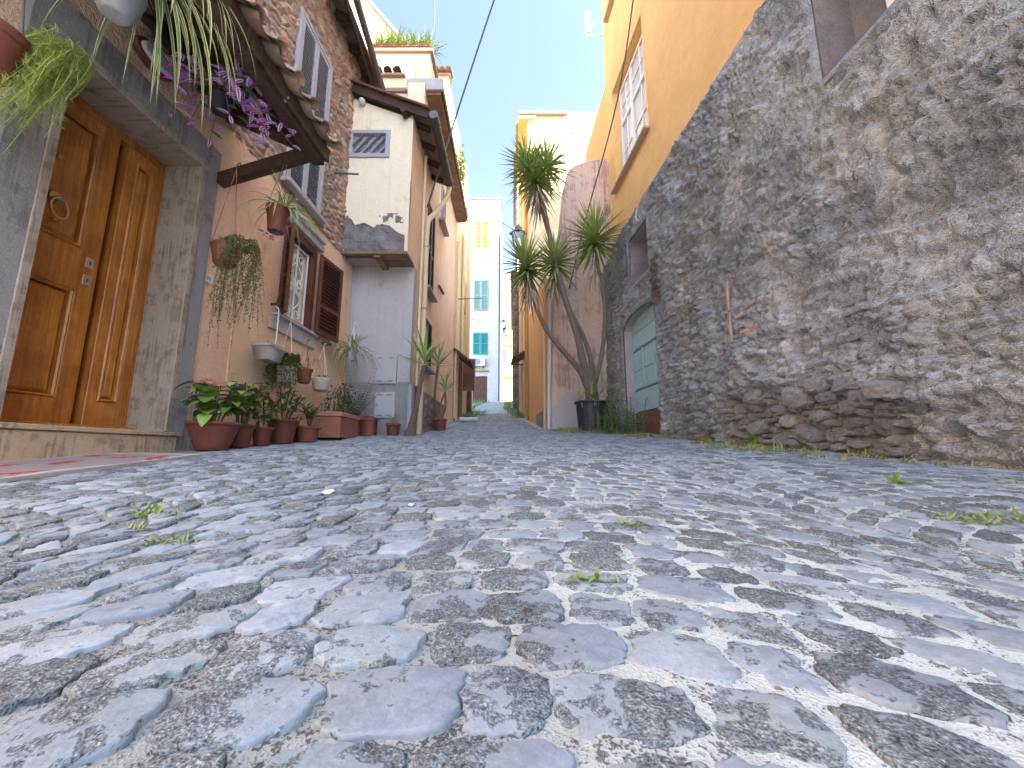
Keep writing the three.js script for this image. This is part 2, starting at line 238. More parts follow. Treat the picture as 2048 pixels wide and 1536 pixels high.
// ---------------------------------------------------------------- materials (real-world base colours)
const bumpy = (c, map, bump, scale, o = {}) => M(c, { map, bumpMap: bump, bumpScale: scale, ...o });
const mat = {
  cob: [[0.43, 0.515, 0.55], [0.38, 0.455, 0.495], [0.485, 0.565, 0.60], [0.405, 0.485, 0.53], [0.455, 0.53, 0.545], [0.355, 0.42, 0.465]].map((c) => bumpy(c, cobCol, cobBump, 0.0045, { roughness: 0.72 })),
  bed: bumpy([0.63, 0.71, 0.735], bedCol, bedBump, 0.004, { vertexColors: true }),
  rock: bumpy([0.77, 0.89, 0.97], rockCol, rockBump, 0.03, { vertexColors: true }),
  stone: [[0.80, 0.87, 0.90], [0.70, 0.77, 0.82], [0.86, 0.91, 0.92], [0.76, 0.82, 0.87]].map((c) => bumpy(c, retile(rockCol, 1.4), retile(rockBump, 1.4), 0.03)),
  rubble: bumpy([0.95, 0.95, 0.95], retile(rockCol, 1.5), retile(rockBump, 1.2), 0.008, { vertexColors: true }),
  peach: bumpy([0.95, 0.68, 0.48], retile(stainCol, 3.7), retile(plasterBump, 1.6), 0.022),
  peach2: bumpy([0.88, 0.66, 0.47], plasterCol, plasterBump, 0.003),
  orange: bumpy([0.95, 0.59, 0.23], retile(plasterCol, 3.1), retile(plasterBump, 2.2), 0.002),
  orange2: bumpy([0.90, 0.53, 0.23], stainCol, plasterBump, 0.003),
  pink: bumpy([0.78, 0.60, 0.52], stain2Col, plasterBump, 0.005),
  cream: bumpy([0.90, 0.84, 0.64], stainCol, plasterBump, 0.003),
  creamy: bumpy([0.82, 0.72, 0.46], plasterCol, plasterBump, 0.003),
  yellow: bumpy([0.80, 0.68, 0.32], plasterCol, plasterBump, 0.002),
  white: bumpy([0.84, 0.84, 0.80], plasterCol, plasterBump, 0.002),
  greywall: bumpy([0.52, 0.535, 0.56], stainCol, plasterBump, 0.006),
  greyrough: bumpy([0.48, 0.49, 0.52], retile(plasterCol, 1), retile(rockBump, 0.9), 0.02),
  concrete: bumpy([0.42, 0.42, 0.42], retile(plasterCol, 0.8), retile(plasterBump, 0.5), 0.003),
  brokenp: bumpy([0.60, 0.59, 0.60], retile(rockCol, 0.8), retile(rockBump, 0.8), 0.012),
  step: bumpy([0.62, 0.49, 0.34], retile(stain2Col, 1.0), retile(plasterBump, 0.5), 0.006),
  travertine: bumpy([0.44, 0.385, 0.33], retile(stain2Col, 0.8), retile(plasterBump, 0.6), 0.002, { roughness: 0.6 }),
  surround: bumpy([0.37, 0.37, 0.385], retile(stain2Col, 1.6), retile(plasterBump, 0.5), 0.007),
  door: M([0.62, 0.26, 0.045], { map: woodCol, bumpMap: woodBump, bumpScale: 0.0008, roughness: 0.42 }),
  doorPanel: M([0.66, 0.29, 0.05], { map: retile(woodCol, 0.7), bumpMap: woodBump, bumpScale: 0.0008, roughness: 0.4 }),
  doorGap: M([0.50, 0.20, 0.04], { map: woodCol, roughness: 0.55 }),
  darkWood: M([0.085, 0.05, 0.036], { map: woodCol, bumpMap: woodBump, bumpScale: 0.004 }),
  oldWood: M([0.17, 0.10, 0.065], { map: woodCol, bumpMap: woodBump, bumpScale: 0.004 }),
  soffit: M([0.36, 0.25, 0.18], { map: woodCol, bumpMap: woodBump, bumpScale: 0.003 }),
  paleWood: M([0.62, 0.50, 0.38], { map: woodCol, bumpMap: woodBump, bumpScale: 0.002 }),
  brownPaint: M([0.16, 0.055, 0.035], { map: retile(woodCol, 0.6), roughness: 0.5 }),
  greyPaint: M([0.34, 0.35, 0.40], { roughness: 0.55 }),
  darkShutter: M([0.075, 0.075, 0.09], { roughness: 0.6 }),
  brownShutter: M([0.30, 0.15, 0.13], { roughness: 0.6 }),
  greenShutter: M([0.30, 0.45, 0.38], { roughness: 0.6 }),
  tealShutter: M([0.06, 0.36, 0.34], { roughness: 0.6 }),
  tanShutter: M([0.46, 0.30, 0.11], { roughness: 0.6 }),
  doorBrown: M([0.24, 0.11, 0.08], { map: woodCol, roughness: 0.7 }),
  teal: M([0.44, 0.76, 0.82], { map: retile(stainCol, 0.9), bumpMap: woodBump, bumpScale: 0.004, roughness: 0.8 }),
  rust: M([0.24, 0.12, 0.09], { map: retile(stainCol, 0.6), bumpMap: woodBump, bumpScale: 0.004 }),
  whitePaint: M([0.78, 0.77, 0.72], { roughness: 0.55 }),
  offwhite: M([0.74, 0.70, 0.60], { roughness: 0.6 }),
  iron: M([0.10, 0.10, 0.105], { roughness: 0.6, metalness: 0.4 }),
  gutter: M([0.11, 0.10, 0.10], { roughness: 0.5, metalness: 0.5, bumpMap: metalBump, bumpScale: 0.003 }),
  pipe: M([0.78, 0.66, 0.44], { roughness: 0.6, map: retile(stainCol, 1.2) }),
  greyPipe: M([0.58, 0.58, 0.58], { roughness: 0.5 }),
  brass: M([0.55, 0.38, 0.17], { roughness: 0.3, metalness: 0.9 }),
  steel: M([0.5, 0.46, 0.38], { roughness: 0.4, metalness: 0.7 }),
  glass: new THREE.MeshPhysicalMaterial({ color: lin(0.80, 0.86, 0.90), roughness: 0.06, metalness: 0, transmission: 0.75, thickness: 0, ior: 1.5, side: THREE.DoubleSide }),
  frost: new THREE.MeshPhysicalMaterial({ color: lin(0.75, 0.76, 0.78), roughness: 0.25, transmission: 0.3, thickness: 0, side: THREE.DoubleSide }),
  dark: M([0.03, 0.03, 0.03]),
  inner: M([0.30, 0.28, 0.26]),
  curtain: M([0.66, 0.66, 0.66]),
  tile: [[0.36, 0.24, 0.17], [0.42, 0.29, 0.20], [0.30, 0.21, 0.16], [0.40, 0.33, 0.25], [0.26, 0.20, 0.16]].map((c) => M(c, { map: clayCol, bumpMap: metalBump, bumpScale: 0.004 })),
  brick: [[0.52, 0.42, 0.37], [0.58, 0.49, 0.44], [0.48, 0.38, 0.34]].map((c) => M(c, { map: clayCol, bumpMap: metalBump, bumpScale: 0.004 })),
  terra: M([0.185, 0.058, 0.038], { map: clayCol, roughness: 0.55 }),
  terra2: M([0.26, 0.085, 0.055], { map: clayCol, roughness: 0.6 }),
  clay: M([0.50, 0.25, 0.16], { map: clayCol, roughness: 0.85, bumpMap: metalBump, bumpScale: 0.002 }),
  potWhite: M([0.66, 0.66, 0.62], { map: clayCol, roughness: 0.5 }),
  potGrey: M([0.48, 0.48, 0.48], { map: clayCol, roughness: 0.6 }),
  potBlue: M([0.42, 0.48, 0.54], { map: clayCol, roughness: 0.5 }),
  potBlack: M([0.03, 0.04, 0.055], { roughness: 0.5, map: retile(stainCol, 0.8) }),
  soil: M([0.05, 0.035, 0.025], { bumpMap: retile(rockBump, 0.5), bumpScale: 0.01 }),
  cord: M([0.28, 0.14, 0.09], { roughness: 0.7 }),
  cordWhite: M([0.75, 0.74, 0.70], { roughness: 0.6 }),
  cable: M([0.04, 0.07, 0.08], { roughness: 0.6 }),
  leafG: new THREE.MeshPhysicalMaterial({ color: lin(0.11, 0.20, 0.05), roughness: 0.36, side: THREE.DoubleSide }),
  leafG2: new THREE.MeshPhysicalMaterial({ color: lin(0.20, 0.33, 0.075), roughness: 0.42, side: THREE.DoubleSide }),
  leafD: M([0.075, 0.135, 0.05], { roughness: 0.5 }),
  fern: M([0.28, 0.36, 0.09], { roughness: 0.7 }),
  trail: M([0.21, 0.26, 0.10], { roughness: 0.7 }),
  trail2: M([0.14, 0.22, 0.08], { roughness: 0.7 }),
  spider: M([1, 1, 1], { map: spiderMap, roughness: 0.5 }),
  purple: M([1.0, 0.88, 1.0], { map: purpleMap, roughness: 0.45 }),
  purpleBack: M([0.46, 0.17, 0.60], { roughness: 0.5 }),
  stem: M([0.12, 0.085, 0.05]),
  stemP: M([0.22, 0.11, 0.15]),
  yucca: M([1.0, 1.0, 0.85], { map: yuccaMap, roughness: 0.45 }),
  yuccaDry: M([0.34, 0.27, 0.20], { roughness: 0.9 }),
  bark: M([0.40, 0.33, 0.26], { map: retile(rockCol, 0.7), bumpMap: retile(rockBump, 0.5), bumpScale: 0.012 }),
  flowerP: M([0.86, 0.46, 0.52], { roughness: 0.7 }),
  flowerR: M([0.70, 0.06, 0.06], { roughness: 0.7 }),
  grass: M([0.22, 0.31, 0.08], { roughness: 0.8 }),
  grass2: M([0.33, 0.34, 0.13], { roughness: 0.8 }),
  lampRed: M([0.16, 0.04, 0.05], { roughness: 0.4 }),
};
mat.yellowFar = bumpy([0.62, 0.47, 0.13], plasterCol, plasterBump, 0.002);
mat.meter = M([0.41, 0.425, 0.45], { roughness: 0.6 });
mat.hplank = M([0.17, 0.10, 0.065], { map: retile(woodCol, 0.9, 0.9, Math.PI / 2), bumpMap: retile(woodBump, 0.9, 0.9, Math.PI / 2), bumpScale: 0.003 });
// ---------------------------------------------------------------- street
const street = new THREE.Group(); street.name = 'street'; street.userData = { kind: 'structure', label: 'grey cobbled street rising between the houses', category: 'street' }; scene.add(street);
const wallL = (D) => D < 6 ? -2.6 + 0.017 * D : -1.54, wallR = (D) => D < 8.05 ? 2.5 - 0.0706 * D : 0.69 - 0.07 * (D - 8.05);
// how pale and full the joints are: cement wash in the middle and right foreground, dark open joints on the left
const wash = (x, D) => { const a = sstep(-0.45, 0.15, x + 0.18 * D - 0.25 + 0.25 * fbm(x * 2.2, D * 2.2, 41)) * (1 - 0.4 * sstep(1.6, 4, D)); const spot = Math.exp(-((x - 0.12) ** 2 + (D - 0.78) ** 2) / 0.03); return clamp(a + spot, 0, 1); };
const bedDepth = (x, D) => lerp(0.0058, 0.0027, wash(x, D)) + 0.0022 * fbm(x * 11, D * 11, 43) + 0.0026 * fbm(x * 38, D * 38, 47, 3);
{
  const X = [-90, -50, -25, -12, -6, -4, ...range(-3.2, -1.3, 0.04), ...range(-1.29, 1.5, 0.009), ...range(1.53, 3.2, 0.04), 4, 6, 12, 25, 50, 90], Z = [-60, -30, -15, -8, -4, -2, ...range(-1.5, 0.2, 0.04), ...range(0.22, 1.5, 0.009), ...range(1.52, 3, 0.02), ...range(3.04, 9, 0.04), ...range(9.1, 15, 0.1), ...range(15.5, 40, 0.7), 45, 55, 70, 100, 160, 280];
  const geo = sheet(X, Z, (x, D) => {
    const w = wash(x, D), n = fbm(x * 5, D * 5, 44), grime = 0.55 + 0.5 * w + 0.16 * n, warm = 0.03 * vn(x * 2, D * 2, 45);
    return [x, gnd(x, D) - bedDepth(x, D) * (D < 16 ? 1 : 0), -D, grime * (1 + warm), grime, grime * (1 - warm)];
  });
  part(street, 'mortar_bed', geo, mat.bed);
}
{
  rnd = RNG(101);
  const stones = [], col = 1.5, R = 1.0, ph = Math.asin(0.75 / R), pitch = 0.081;
  for (let k = -2; k <= 2; k++) {
    const xc = -0.04 + col * k, off = k % 2 ? 0.04 : 0;
    for (let j = -36; j < 215; j++) {
      const D0 = j * pitch + off - R; let a = -ph + rr(-0.03, 0.03);
      while (a < ph) {
        const w = rr(0.067, 0.117) / R, b = a + w; const mid = (a + b) / 2;
        const cx = xc + R * Math.sin(mid), cD = D0 + pitch / 2 + R * Math.cos(mid);
        if (b < ph + 0.05 && cD > -1.2 && cD < 14.3 && cx > wallL(cD) + 0.20 && cx < wallR(cD) - 0.14 && !(cx < -2.0 && cD < 2.4)) {
          const q = [[a, 0], [b, 0], [b, 1], [a, 1]].map(([p, r]) => { const pp = p + (p === a ? 1 : -1) * 0.004 + rr(-0.006, 0.006); return [xc + R * Math.sin(pp) + rr(-0.004, 0.004), D0 + (r ? pitch - 0.004 : 0.004) + R * Math.cos(pp) + rr(-0.006, 0.006)]; });
          stones.push({ q, cx, cD });
        }
        a = b;
      }
    }
  }
  const c = Math.cos(9.6 * Math.PI / 180), s = Math.sin(9.6 * Math.PI / 180);
  for (const st of stones) { // how large it shows
    const y = gnd(st.cx, st.cD) - 0.22, z = c * st.cD + s * y, up = c * y - s * st.cD; st.area = 0;
    if (z > 0.1 && Math.abs(st.cx / z) < 1.42 && up / z > -1.12) st.area = 0.0075 * Math.abs(y) / (z * z * z);
  }
  stones.sort((a, b) => b.area - a.area);
  const build = (st, n, near) => {
    const { q, cx, cD } = st, seed = Math.floor(rr(0, 9999)), ring = [], cr = rr(0.12, 0.28), y0 = gnd(cx, cD) + rr(-0.0022, 0.0022), tx = rr(-0.014, 0.014), tz = rr(-0.018, 0.012);
    for (let i = 0; i < n; i++) { // rounded, chipped outline of the quad
      const t = i / n * 4, e = Math.floor(t), f = t - e, A = q[e], B = q[(e + 1) % 4]; let x = lerp(A[0], B[0], f), z = lerp(A[1], B[1], f);
      const corner = Math.pow(Math.abs(f - 0.5) * 2, 3) * cr; x = lerp(x, cx, corner); z = lerp(z, cD, corner);
      const rx = x - cx, rz = z - cD, L = Math.hypot(rx, rz), k = near ? 0.0042 * vn(i * 0.4, seed, 3) + 0.003 * vn(i * 1.1, seed, 4) + 0.0022 * vn(i * 2.3, seed, 5) : 0.005 * vn(i * 0.9, seed, 3); ring.push([rx * (1 + k / L), rz * (1 + k / L), L]);
    }
    const lv = near ? [[1.03, -0.03], [1, -0.0045], [0.985, -0.0012], [0.94, -0.0002], [0.55, 0.0008]] : [[1.02, -0.03], [1, -0.005], [0.93, 0]];
    const pos = [], uv = [], idx = [], rot = rr(0, 6.28), ou = rr(0, 1.3), ov = rr(0, 1.3), cs = Math.cos(rot), sn = Math.sin(rot);
    const put = (x, z, h, edge) => { const yy = y0 + h + x * tx + z * tz + 0.0795 * z * 1 + (near && h > -0.003 ? 0.0016 * vn((cx + x) * 34, (cD + z) * 34, seed) + 0.001 * vn((cx + x) * 90, (cD + z) * 90, seed) : 0); pos.push(cx + x, yy, -(cD + z)); const L = Math.hypot(x, z) + 1e-6, q = 1 - Math.min(h, 0) * 1.2 / L, ux = x * q, uz = z * q; uv.push(cs * ux - sn * uz + ou, sn * ux + cs * uz + ov); };
    const slope = (gnd(cx, cD + 0.05) - gnd(cx, cD - 0.05)) / 0.1 - 0.0795;
    for (const [k, h] of lv) for (const [x, z] of ring) put(x * k, z * k, h + slope * z * k);
    put(0, 0, near ? 0.0014 : 0.0005);
    const m = lv.length;
    for (let l = 0; l < m - 1; l++) for (let i = 0; i < n; i++) { const a = l * n + i, b = l * n + (i + 1) % n, d = a + n, e2 = b + n; idx.push(a, b, d, b, e2, d); }
    for (let i = 0; i < n; i++) idx.push((m - 1) * n + i, (m - 1) * n + (i + 1) % n, m * n);
    const g = new THREE.BufferGeometry(); g.setAttribute('position', new THREE.Float32BufferAttribute(pos, 3)); g.setAttribute('uv', new THREE.Float32BufferAttribute(uv, 2)); g.setIndex(idx); g.computeVertexNormals(); return g;
  };
  stones.slice(0, 300).forEach((st, i) => part(street, 'cobblestone', build(st, 40, true), mat.cob[Math.floor(rr(0, 5.99))]));
  const rest = mat.cob.map(() => []); stones.slice(300).forEach((st) => rest[Math.floor(rr(0, 5.99))].push(flat(build(st, 12, false))));
  rest.forEach((l, i) => { const m = part(street, 'cobblestone_field', mergeGeometries(l), mat.cob[i]); m.userData.kind = 'stuff'; });
}
// ---------------------------------------------------------------- right: old house, rough grey base, orange upper storeys
const frameR = [2.5, 0, 0], rotR = -(Math.PI / 2 - Math.atan(0.0706));
const oldHouse = thing('old_house', 'tall house with rough grey stone base and orange plaster upper storeys on the right', 'house', frameR, rotR);
// local axes: x = minus distance along the street, y up, z = out into the street
const R_ = (D) => -D * 1.0025, END = 3.4;
{
  const archTop = (D) => 2.36 + 0.2 * Math.sqrt(Math.max(0, 1 - ((D - 6.42) / 0.7) ** 2)) - 0.0;
  const hole = (s, t) => { const D = -s / 1.0025; const w1 = boxSd(D, t, 0.9, 2.62, 2.98, 4.02), w2 = boxSd(D, t, 5.85, 6.62, 3.02, 3.87); const dr = Math.max(Math.abs(D - 6.43) - 0.68, t - archTop(clamp(D, 5.76, 7.1))); return Math.min(w1, w2, dr); };
  const bareC = [[2.5, 0.35], [2.9, 0.42], [3.3, 0.45], [3.7, 0.42], [4.1, 0.42]];
  const bare = (D, y) => sstep(0.12, -0.1, Math.max(Math.abs(D - 3.25) - 0.92, y - 0.62 + 0.14 * vn(D * 2, 3, 9) - 0.05 * (D - 3)));
  const brickPatch = (D, y) => sstep(0.12, -0.02, Math.hypot((D - 3.75) / 1.0, (y - 1.55) / 1.6) - 0.16);
  const outAt = (D, y) => {
    const n = 0.035 * fbm(D * 0.9, y * 1.1, 61, 3) + 0.028 * fbm(D * 2.6, y * 4.6, 62, 4) + 0.055 * fbm(D * 7, y * 13, 64, 5);
    const r = Math.abs(fbm(D * 3.2, y * 5.5, 63, 4)); const rid = 0.022 * (1 - Math.min(1, Math.abs(fbm(D * 1.3, y * 8, 78, 3)) * 3.2)) * sstep(0.0, 0.5, vn(D * 0.9, y * 1.2, 79) + 0.3); const lumps = rid + 0.04 * (1 - Math.min(1, r * 4)) * sstep(-0.1, 0.25, vn(D * 1.3, y * 1.3, 66));
    const low = sstep(2.2, 0.6, y), [e, , f1] = cell(D * 5.2, y * 6.4, 70); const cob = low * 0.05 * sstep(0, 0.3, e) * sstep(-0.2, 0.3, vn(D * 2.1, y * 2.1, 71));
    const pits = 0.04 * sstep(0.48, 0.75, vn(D * 4.4, y * 7, 72)) + 0.06 * sstep(0.66, 0.88, vn(D * 1.9, y * 3.1, 73));
    const wpx = 0.35 * fbm(D * 5, y * 5, 85, 2), [e2, i2] = cell(D * 8 + wpx, y * 12 + wpx, 86), [e3, i3] = cell(D * 21 + wpx, y * 28, 87); const peb = 0.038 * sstep(0, 0.4, e2) * (0.3 + i2) * sstep(-0.25, 0.35, vn(D * 1.7, y * 2.0, 88)) + 0.016 * sstep(0, 0.3, e3) * (0.3 + i3); const smooth = sstep(4.6, 6.2, D) * 0.55;
    return (n * 0.85 - lumps * 0.6 + cob + peb - pits) * (1 - smooth) - 0.115 * bare(D, y) - 0.02 * Math.abs(fbm(D * 14, y * 24, 77, 3)) * 2 - 0.035 * brickPatch(D, y) - 0.01 + 0.06 * sstep(1.0, 0.2, y - g0(D));
  };
  const S = [...range(-8.12, -4.4, 0.024), ...range(-4.388, -0.5, 0.012), ...range(-0.3, END, 0.15)].map((s) => s), T = [...range(-0.5, 0.1, 0.1), ...range(0.12, 4.3, 0.0125)];
  const topEdge = (D) => 4.26 + 0.03 * fbm(D * 3, 1, 75) - 0.16 * sstep(6.8, 8, D);
  const g = sheet(S, T, (s, t) => {
    const D = -s / 1.0025, edge = t > topEdge(D), hd = hole(s, t), y = Math.min(t, topEdge(D));
    let z = outAt(D, y) * sstep(0, 0.12, hd) - 0.02 * (1 - sstep(0, 0.05, hd)); if (edge) z = -0.06;
    const big = fbm(D * 0.7, y * 0.7, 80), p2 = fbm(D * 1.8, y * 1.8, 81), ochre = sstep(0.12, 0.3, fbm(D * 1.1 + 5, y * 1.3, 82)), pale = sstep(0.2, 0.27, fbm(D * 2.4, y * 3.1, 83, 6)), dirt = sstep(0.14, 0.22, fbm(D * 2.8, y * 4.4, 84, 6)), rust = sstep(0.04, -0.04, boxSd(D + 0.02 * vn(y * 20, D * 9, 2), y, 5.5, 5.75, 2.32, 3.12));
    const moss = sstep(0.3, 0.0, y - g0(D) + 0.25 * vn(D * 5, y * 5, 6)) * sstep(0.0, 0.4, vn(D * 3, 1, 8));
    let v = 0.94 + 0.12 * big + 0.12 * p2 + 0.22 * pale - 0.15 * dirt; const wrm = 0.7 * sstep(3.4, 5.2, D + 0.8 * p2);
    let r = v * (1 + 0.02 * ochre + 0.04 * wrm), gg = v * (1 - 0.0 * ochre + 0.01 * wrm), b = v * (1.02 - 0.06 * ochre - 0.05 * wrm);
    r = lerp(r, 0.42, rust * 0.8); gg = lerp(gg, 0.27, rust * 0.8); b = lerp(b, 0.19, rust * 0.8);
    r = lerp(r, 0.42, moss * 0.5); gg = lerp(gg, 0.46, moss * 0.5); b = lerp(b, 0.25, moss * 0.5);
    return [s, y, z, r, gg, b];
  }, hole);
  const w = part(oldHouse, 'rough_wall', g, mat.rock, null, null, 'rough grey weathered stone and render wall');
  // body behind the rough face, open where the wall has its openings
  part(oldHouse, 'inner_wall', holed([R_(8.1), END, -0.7, 4.24], [[R_(2.62), R_(0.9), 2.98, 4.02], [R_(6.62), R_(5.85), 3.02, 3.87], [R_(7.1), R_(5.76), 0.2, 2.36]], 0.42).translate(0, 0, -0.3), mat.brokenp);
  const ringAt = (h, e) => holed([h[0] - e, h[1] + e, h[2] - e, h[3] + e], [h], 0.26).translate(0, 0, -0.045);
  const dA = []; for (let i = 0; i <= 16; i++) { const D = 7.11 - 1.36 * i / 16; dA.push([R_(D), archTop(D)]); }
  part(oldHouse, 'opening_reveal', ringAt([R_(2.62), R_(0.9), 2.98, 4.02], 0.05), mat.brokenp); part(oldHouse, 'opening_reveal', ringAt([R_(6.62), R_(5.85), 3.02, 3.87], 0.05), mat.concrete);
  part(oldHouse, 'door_reveal', holed([[R_(7.16), -0.4], [R_(5.70), -0.4], [R_(5.70), 2.66], [R_(7.16), 2.66]], [[[R_(7.11), -0.39], ...dA, [R_(5.75), -0.39]]], 0.26).translate(0, 0, -0.045), mat.concrete);
  part(oldHouse, 'back_wall', bx(R_(8.1), END, -0.7, 12.2, -4.2, -3.9), mat.inner);
  part(oldHouse, 'end_wall', bx(R_(8.12), R_(8.1), -0.7, 4.1, -4.2, -0.12), mat.greyrough);
  part(oldHouse, 'end_wall', bx(END - 0.3, END, -0.7, 12.2, -3.9, -0.56), mat.inner);
  part(oldHouse, 'floor_slab', bx(R_(8.0), END - 0.3, 2.6, 2.8, -3.9, -0.56), mat.inner);
  // orange storeys
  const ow = [R_(7.12), R_(5.62), 5.27, 7.42], ow2 = [R_(7.12), R_(5.62), 9.3, 11.3], ow3 = [R_(3.4), R_(2.0), 5.6, 7.6];
  part(oldHouse, 'orange_wall', holed([R_(7.58), END, 4.16, 12.2], [ow, ow2], 0.3).translate(0, 0, -0.055), mat.orange, null, null, 'smooth orange plaster upper wall');
  part(oldHouse, 'orange_end_wall', bx(R_(7.58), R_(7.56) + 0.28, 4.1, 12.2, -4.2, -0.357), mat.orange);
  part(oldHouse, 'roof', bx(R_(7.8), END + 0.2, 12.2, 12.4, -4.4, 0.35), mat.tile[1]);
  // plaster drip edge over the grey base, with the thin cable that runs along it
  part(oldHouse, 'plaster_edge', bx(R_(7.58), END, 4.2, 4.262, -0.062, -0.03, 0.012), mat.concrete);
  const cp = []; for (let D = 6.0; D > 0.4; D -= 0.35) cp.push([R_(D), 4.31 + 0.012 * vn(D * 5, 1, 1), -0.035]);
  part(oldHouse, 'wall_cable', tube([[R_(6.0), 3.9, 0.02], [R_(6.12), 4.02, 0.03], [R_(6.1), 4.2, 0.0], ...cp], 0.008, 90, 5), mat.greyPipe);
  // orange storey window: pale timber frame, mullions, panes
  for (const [w0, top] of [[ow, 7.42], [ow2, 11.3]]) {
    const [x0, x1, y0, y1] = w0, win = grp(oldHouse, 'window', [0, 0, -0.2]);
    part(win, 'reveal', holed([x0, x1, y0, y1], [[x0 + 0.03, x1 - 0.03, y0 + 0.03, y1 - 0.03]], 0.02).translate(0, 0, 0.02), mat.orange);
    const xm = lerp(x0, x1, 0.42), ym = lerp(y0, y1, 0.62);
    const fr = [bx(x0 + 0.03, x1 - 0.03, y0 + 0.03, y0 + 0.1, -0.03, 0.035), bx(x0 + 0.03, x1 - 0.03, y1 - 0.1, y1 - 0.03, -0.03, 0.035), bx(x0 + 0.03, x0 + 0.1, y0 + 0.1, y1 - 0.1, -0.03, 0.035), bx(x1 - 0.1, x1 - 0.03, y0 + 0.1, y1 - 0.1, -0.03, 0.035), bx(xm - 0.04, xm + 0.04, y0 + 0.1, y1 - 0.1, -0.03, 0.04), bx(x0 + 0.1, x1 - 0.1, ym - 0.04, ym + 0.04, -0.028, 0.038)];
    part(win, 'window_frame', merge(fr), mat.whitePaint);
    for (const [a, b] of [[x0 + 0.1, xm - 0.04], [xm + 0.04, x1 - 0.1]]) for (const [c, d] of [[y0 + 0.1, ym - 0.04], [ym + 0.04, y1 - 0.1]]) {
      part(win, 'muntin', merge([bx((a + b) / 2 - 0.014, (a + b) / 2 + 0.014, c, d, -0.012, 0.022), bx(a, b, (c + d) / 2 - 0.014, (c + d) / 2 + 0.014, -0.010, 0.024)]), mat.whitePaint);
      for (let i = 0; i < 2; i++) for (let j = 0; j < 2; j++) part(win, 'pane', bx(lerp(a, b, i / 2) + 0.014, lerp(a, b, (i + 1) / 2) - 0.014, lerp(c, d, j / 2) + 0.014, lerp(c, d, (j + 1) / 2) - 0.014, -0.004, 0.002), mat.frost);
    }
    part(win, 'curtain', bx(x0 + 0.05, x1 - 0.05, y0 + 0.05, y1 - 0.05, -0.09, -0.08), mat.curtain);
    part(oldHouse, 'window_sill', bx(x0 - 0.12, x1 + 0.05, y0 - 0.045, y0, -0.2, 0.05, 0.008), mat.brick[0]);
    part(oldHouse, 'window_surround', holed([x0 - 0.12, x1 + 0.01, y0, y1 + 0.12], [[x0, x1 + 0.008, y0 + 0.001, y1]], 0.03).translate(0, 0, -0.032), mat.orange);
  }
  // white awning bracket high on the corner
  part(oldHouse, 'awning_bracket', merge([bar([R_(7.52), 9.3, -0.06], [R_(7.5), 9.25, 0.34], 0.018), bar([R_(7.5), 9.25, 0.34], [R_(7.5), 9.75, 0.02], 0.014), bx(R_(7.53), R_(7.45), 9.28, 9.85, 0.24, 0.36, 0.02)]), mat.whitePaint);
  // deep window at upper right: splayed sides, white post, dark room behind
  part(oldHouse, 'deep_window', merge([bx(R_(2.625), R_(2.62) - 0.001 + 0.01, 2.95, 4.05, -0.42, -0.03), bx(R_(2.62), R_(0.9), 2.93, 2.985, -0.42, -0.02)]), mat.brokenp);
  part(oldHouse, 'window_post', bx(R_(2.33), R_(2.27), 2.985, 4.02, -0.36, -0.28, 0.004), mat.whitePaint);
  part(oldHouse, 'window_board', bx(R_(2.62), R_(2.33), 2.985, 4.02, -0.36, -0.33), mat.brokenp);
  part(oldHouse, 'window_pane', bx(R_(2.27), R_(0.95), 2.985, 4.02, -0.335, -0.325), mat.glass);
  // small square opening
  part(oldHouse, 'vent_opening', merge([bx(R_(6.625), R_(6.60), 3.0, 3.9, -0.6, -0.03), bx(R_(6.60), R_(5.85), 2.99, 3.025, -0.6, -0.02), bx(R_(6.6), R_(5.86), 3.02, 3.45, -0.5, -0.44)]), mat.brokenp);
  // teal plank door under its low arch
  const td = grp(oldHouse, 'plank_door', [0, 0, -0.19]);
  const ys = [0.9, 1.28, 1.62, 1.98, 2.3, 2.62];
  for (let i = 0; i < 5; i++) part(td, 'plank', bx(R_(7.14), R_(5.72), ys[i] + 0.006, ys[i + 1] - 0.006, -0.03 + 0.004 * (i % 2), 0.006 * (i % 2), 0.005), mat.teal);
  for (const y of [1.3, 2.0]) part(td, 'rail', bx(R_(7.0), R_(5.75), y, y + 0.07, 0.006, 0.028, 0.006), mat.teal);
  for (const D of [6.2, 6.65]) part(td, 'batten', bx(R_(D + 0.02), R_(D - 0.02), 1.38, 1.98, 0.008, 0.02, 0.004), mat.teal);
  part(td, 'kick_board', bx(R_(7.14), R_(5.72), 0.3, 0.895, -0.03, 0.004, 0.006), mat.rust, null, null, 'rusty brown lower board');
  // stones laid bare at the foot of the wall, fitted by hand into courses
  rnd = RNG(55);
  const cand = [];
  for (let i = 0; i < 4000 && cand.length < 110; i++) { // stones of unequal size, larger ones first, fitted without overlap
    const big = i < 300, D = rr(2.4, 4.15), w = big ? rr(0.15, 0.26) : rr(0.06, 0.13), h = w * rr(0.5, 0.85), y = g0(D) + h * 0.42 + rr(0, 0.44 - 0.08 * Math.abs(D - 3));
    if (cand.every((c) => Math.max(Math.abs(c[0] - D) / ((c[2] + w) / 2), Math.abs(c[1] - y) / ((c[3] + h) / 2)) > 0.86)) cand.push([D, y, w, h]);
  }
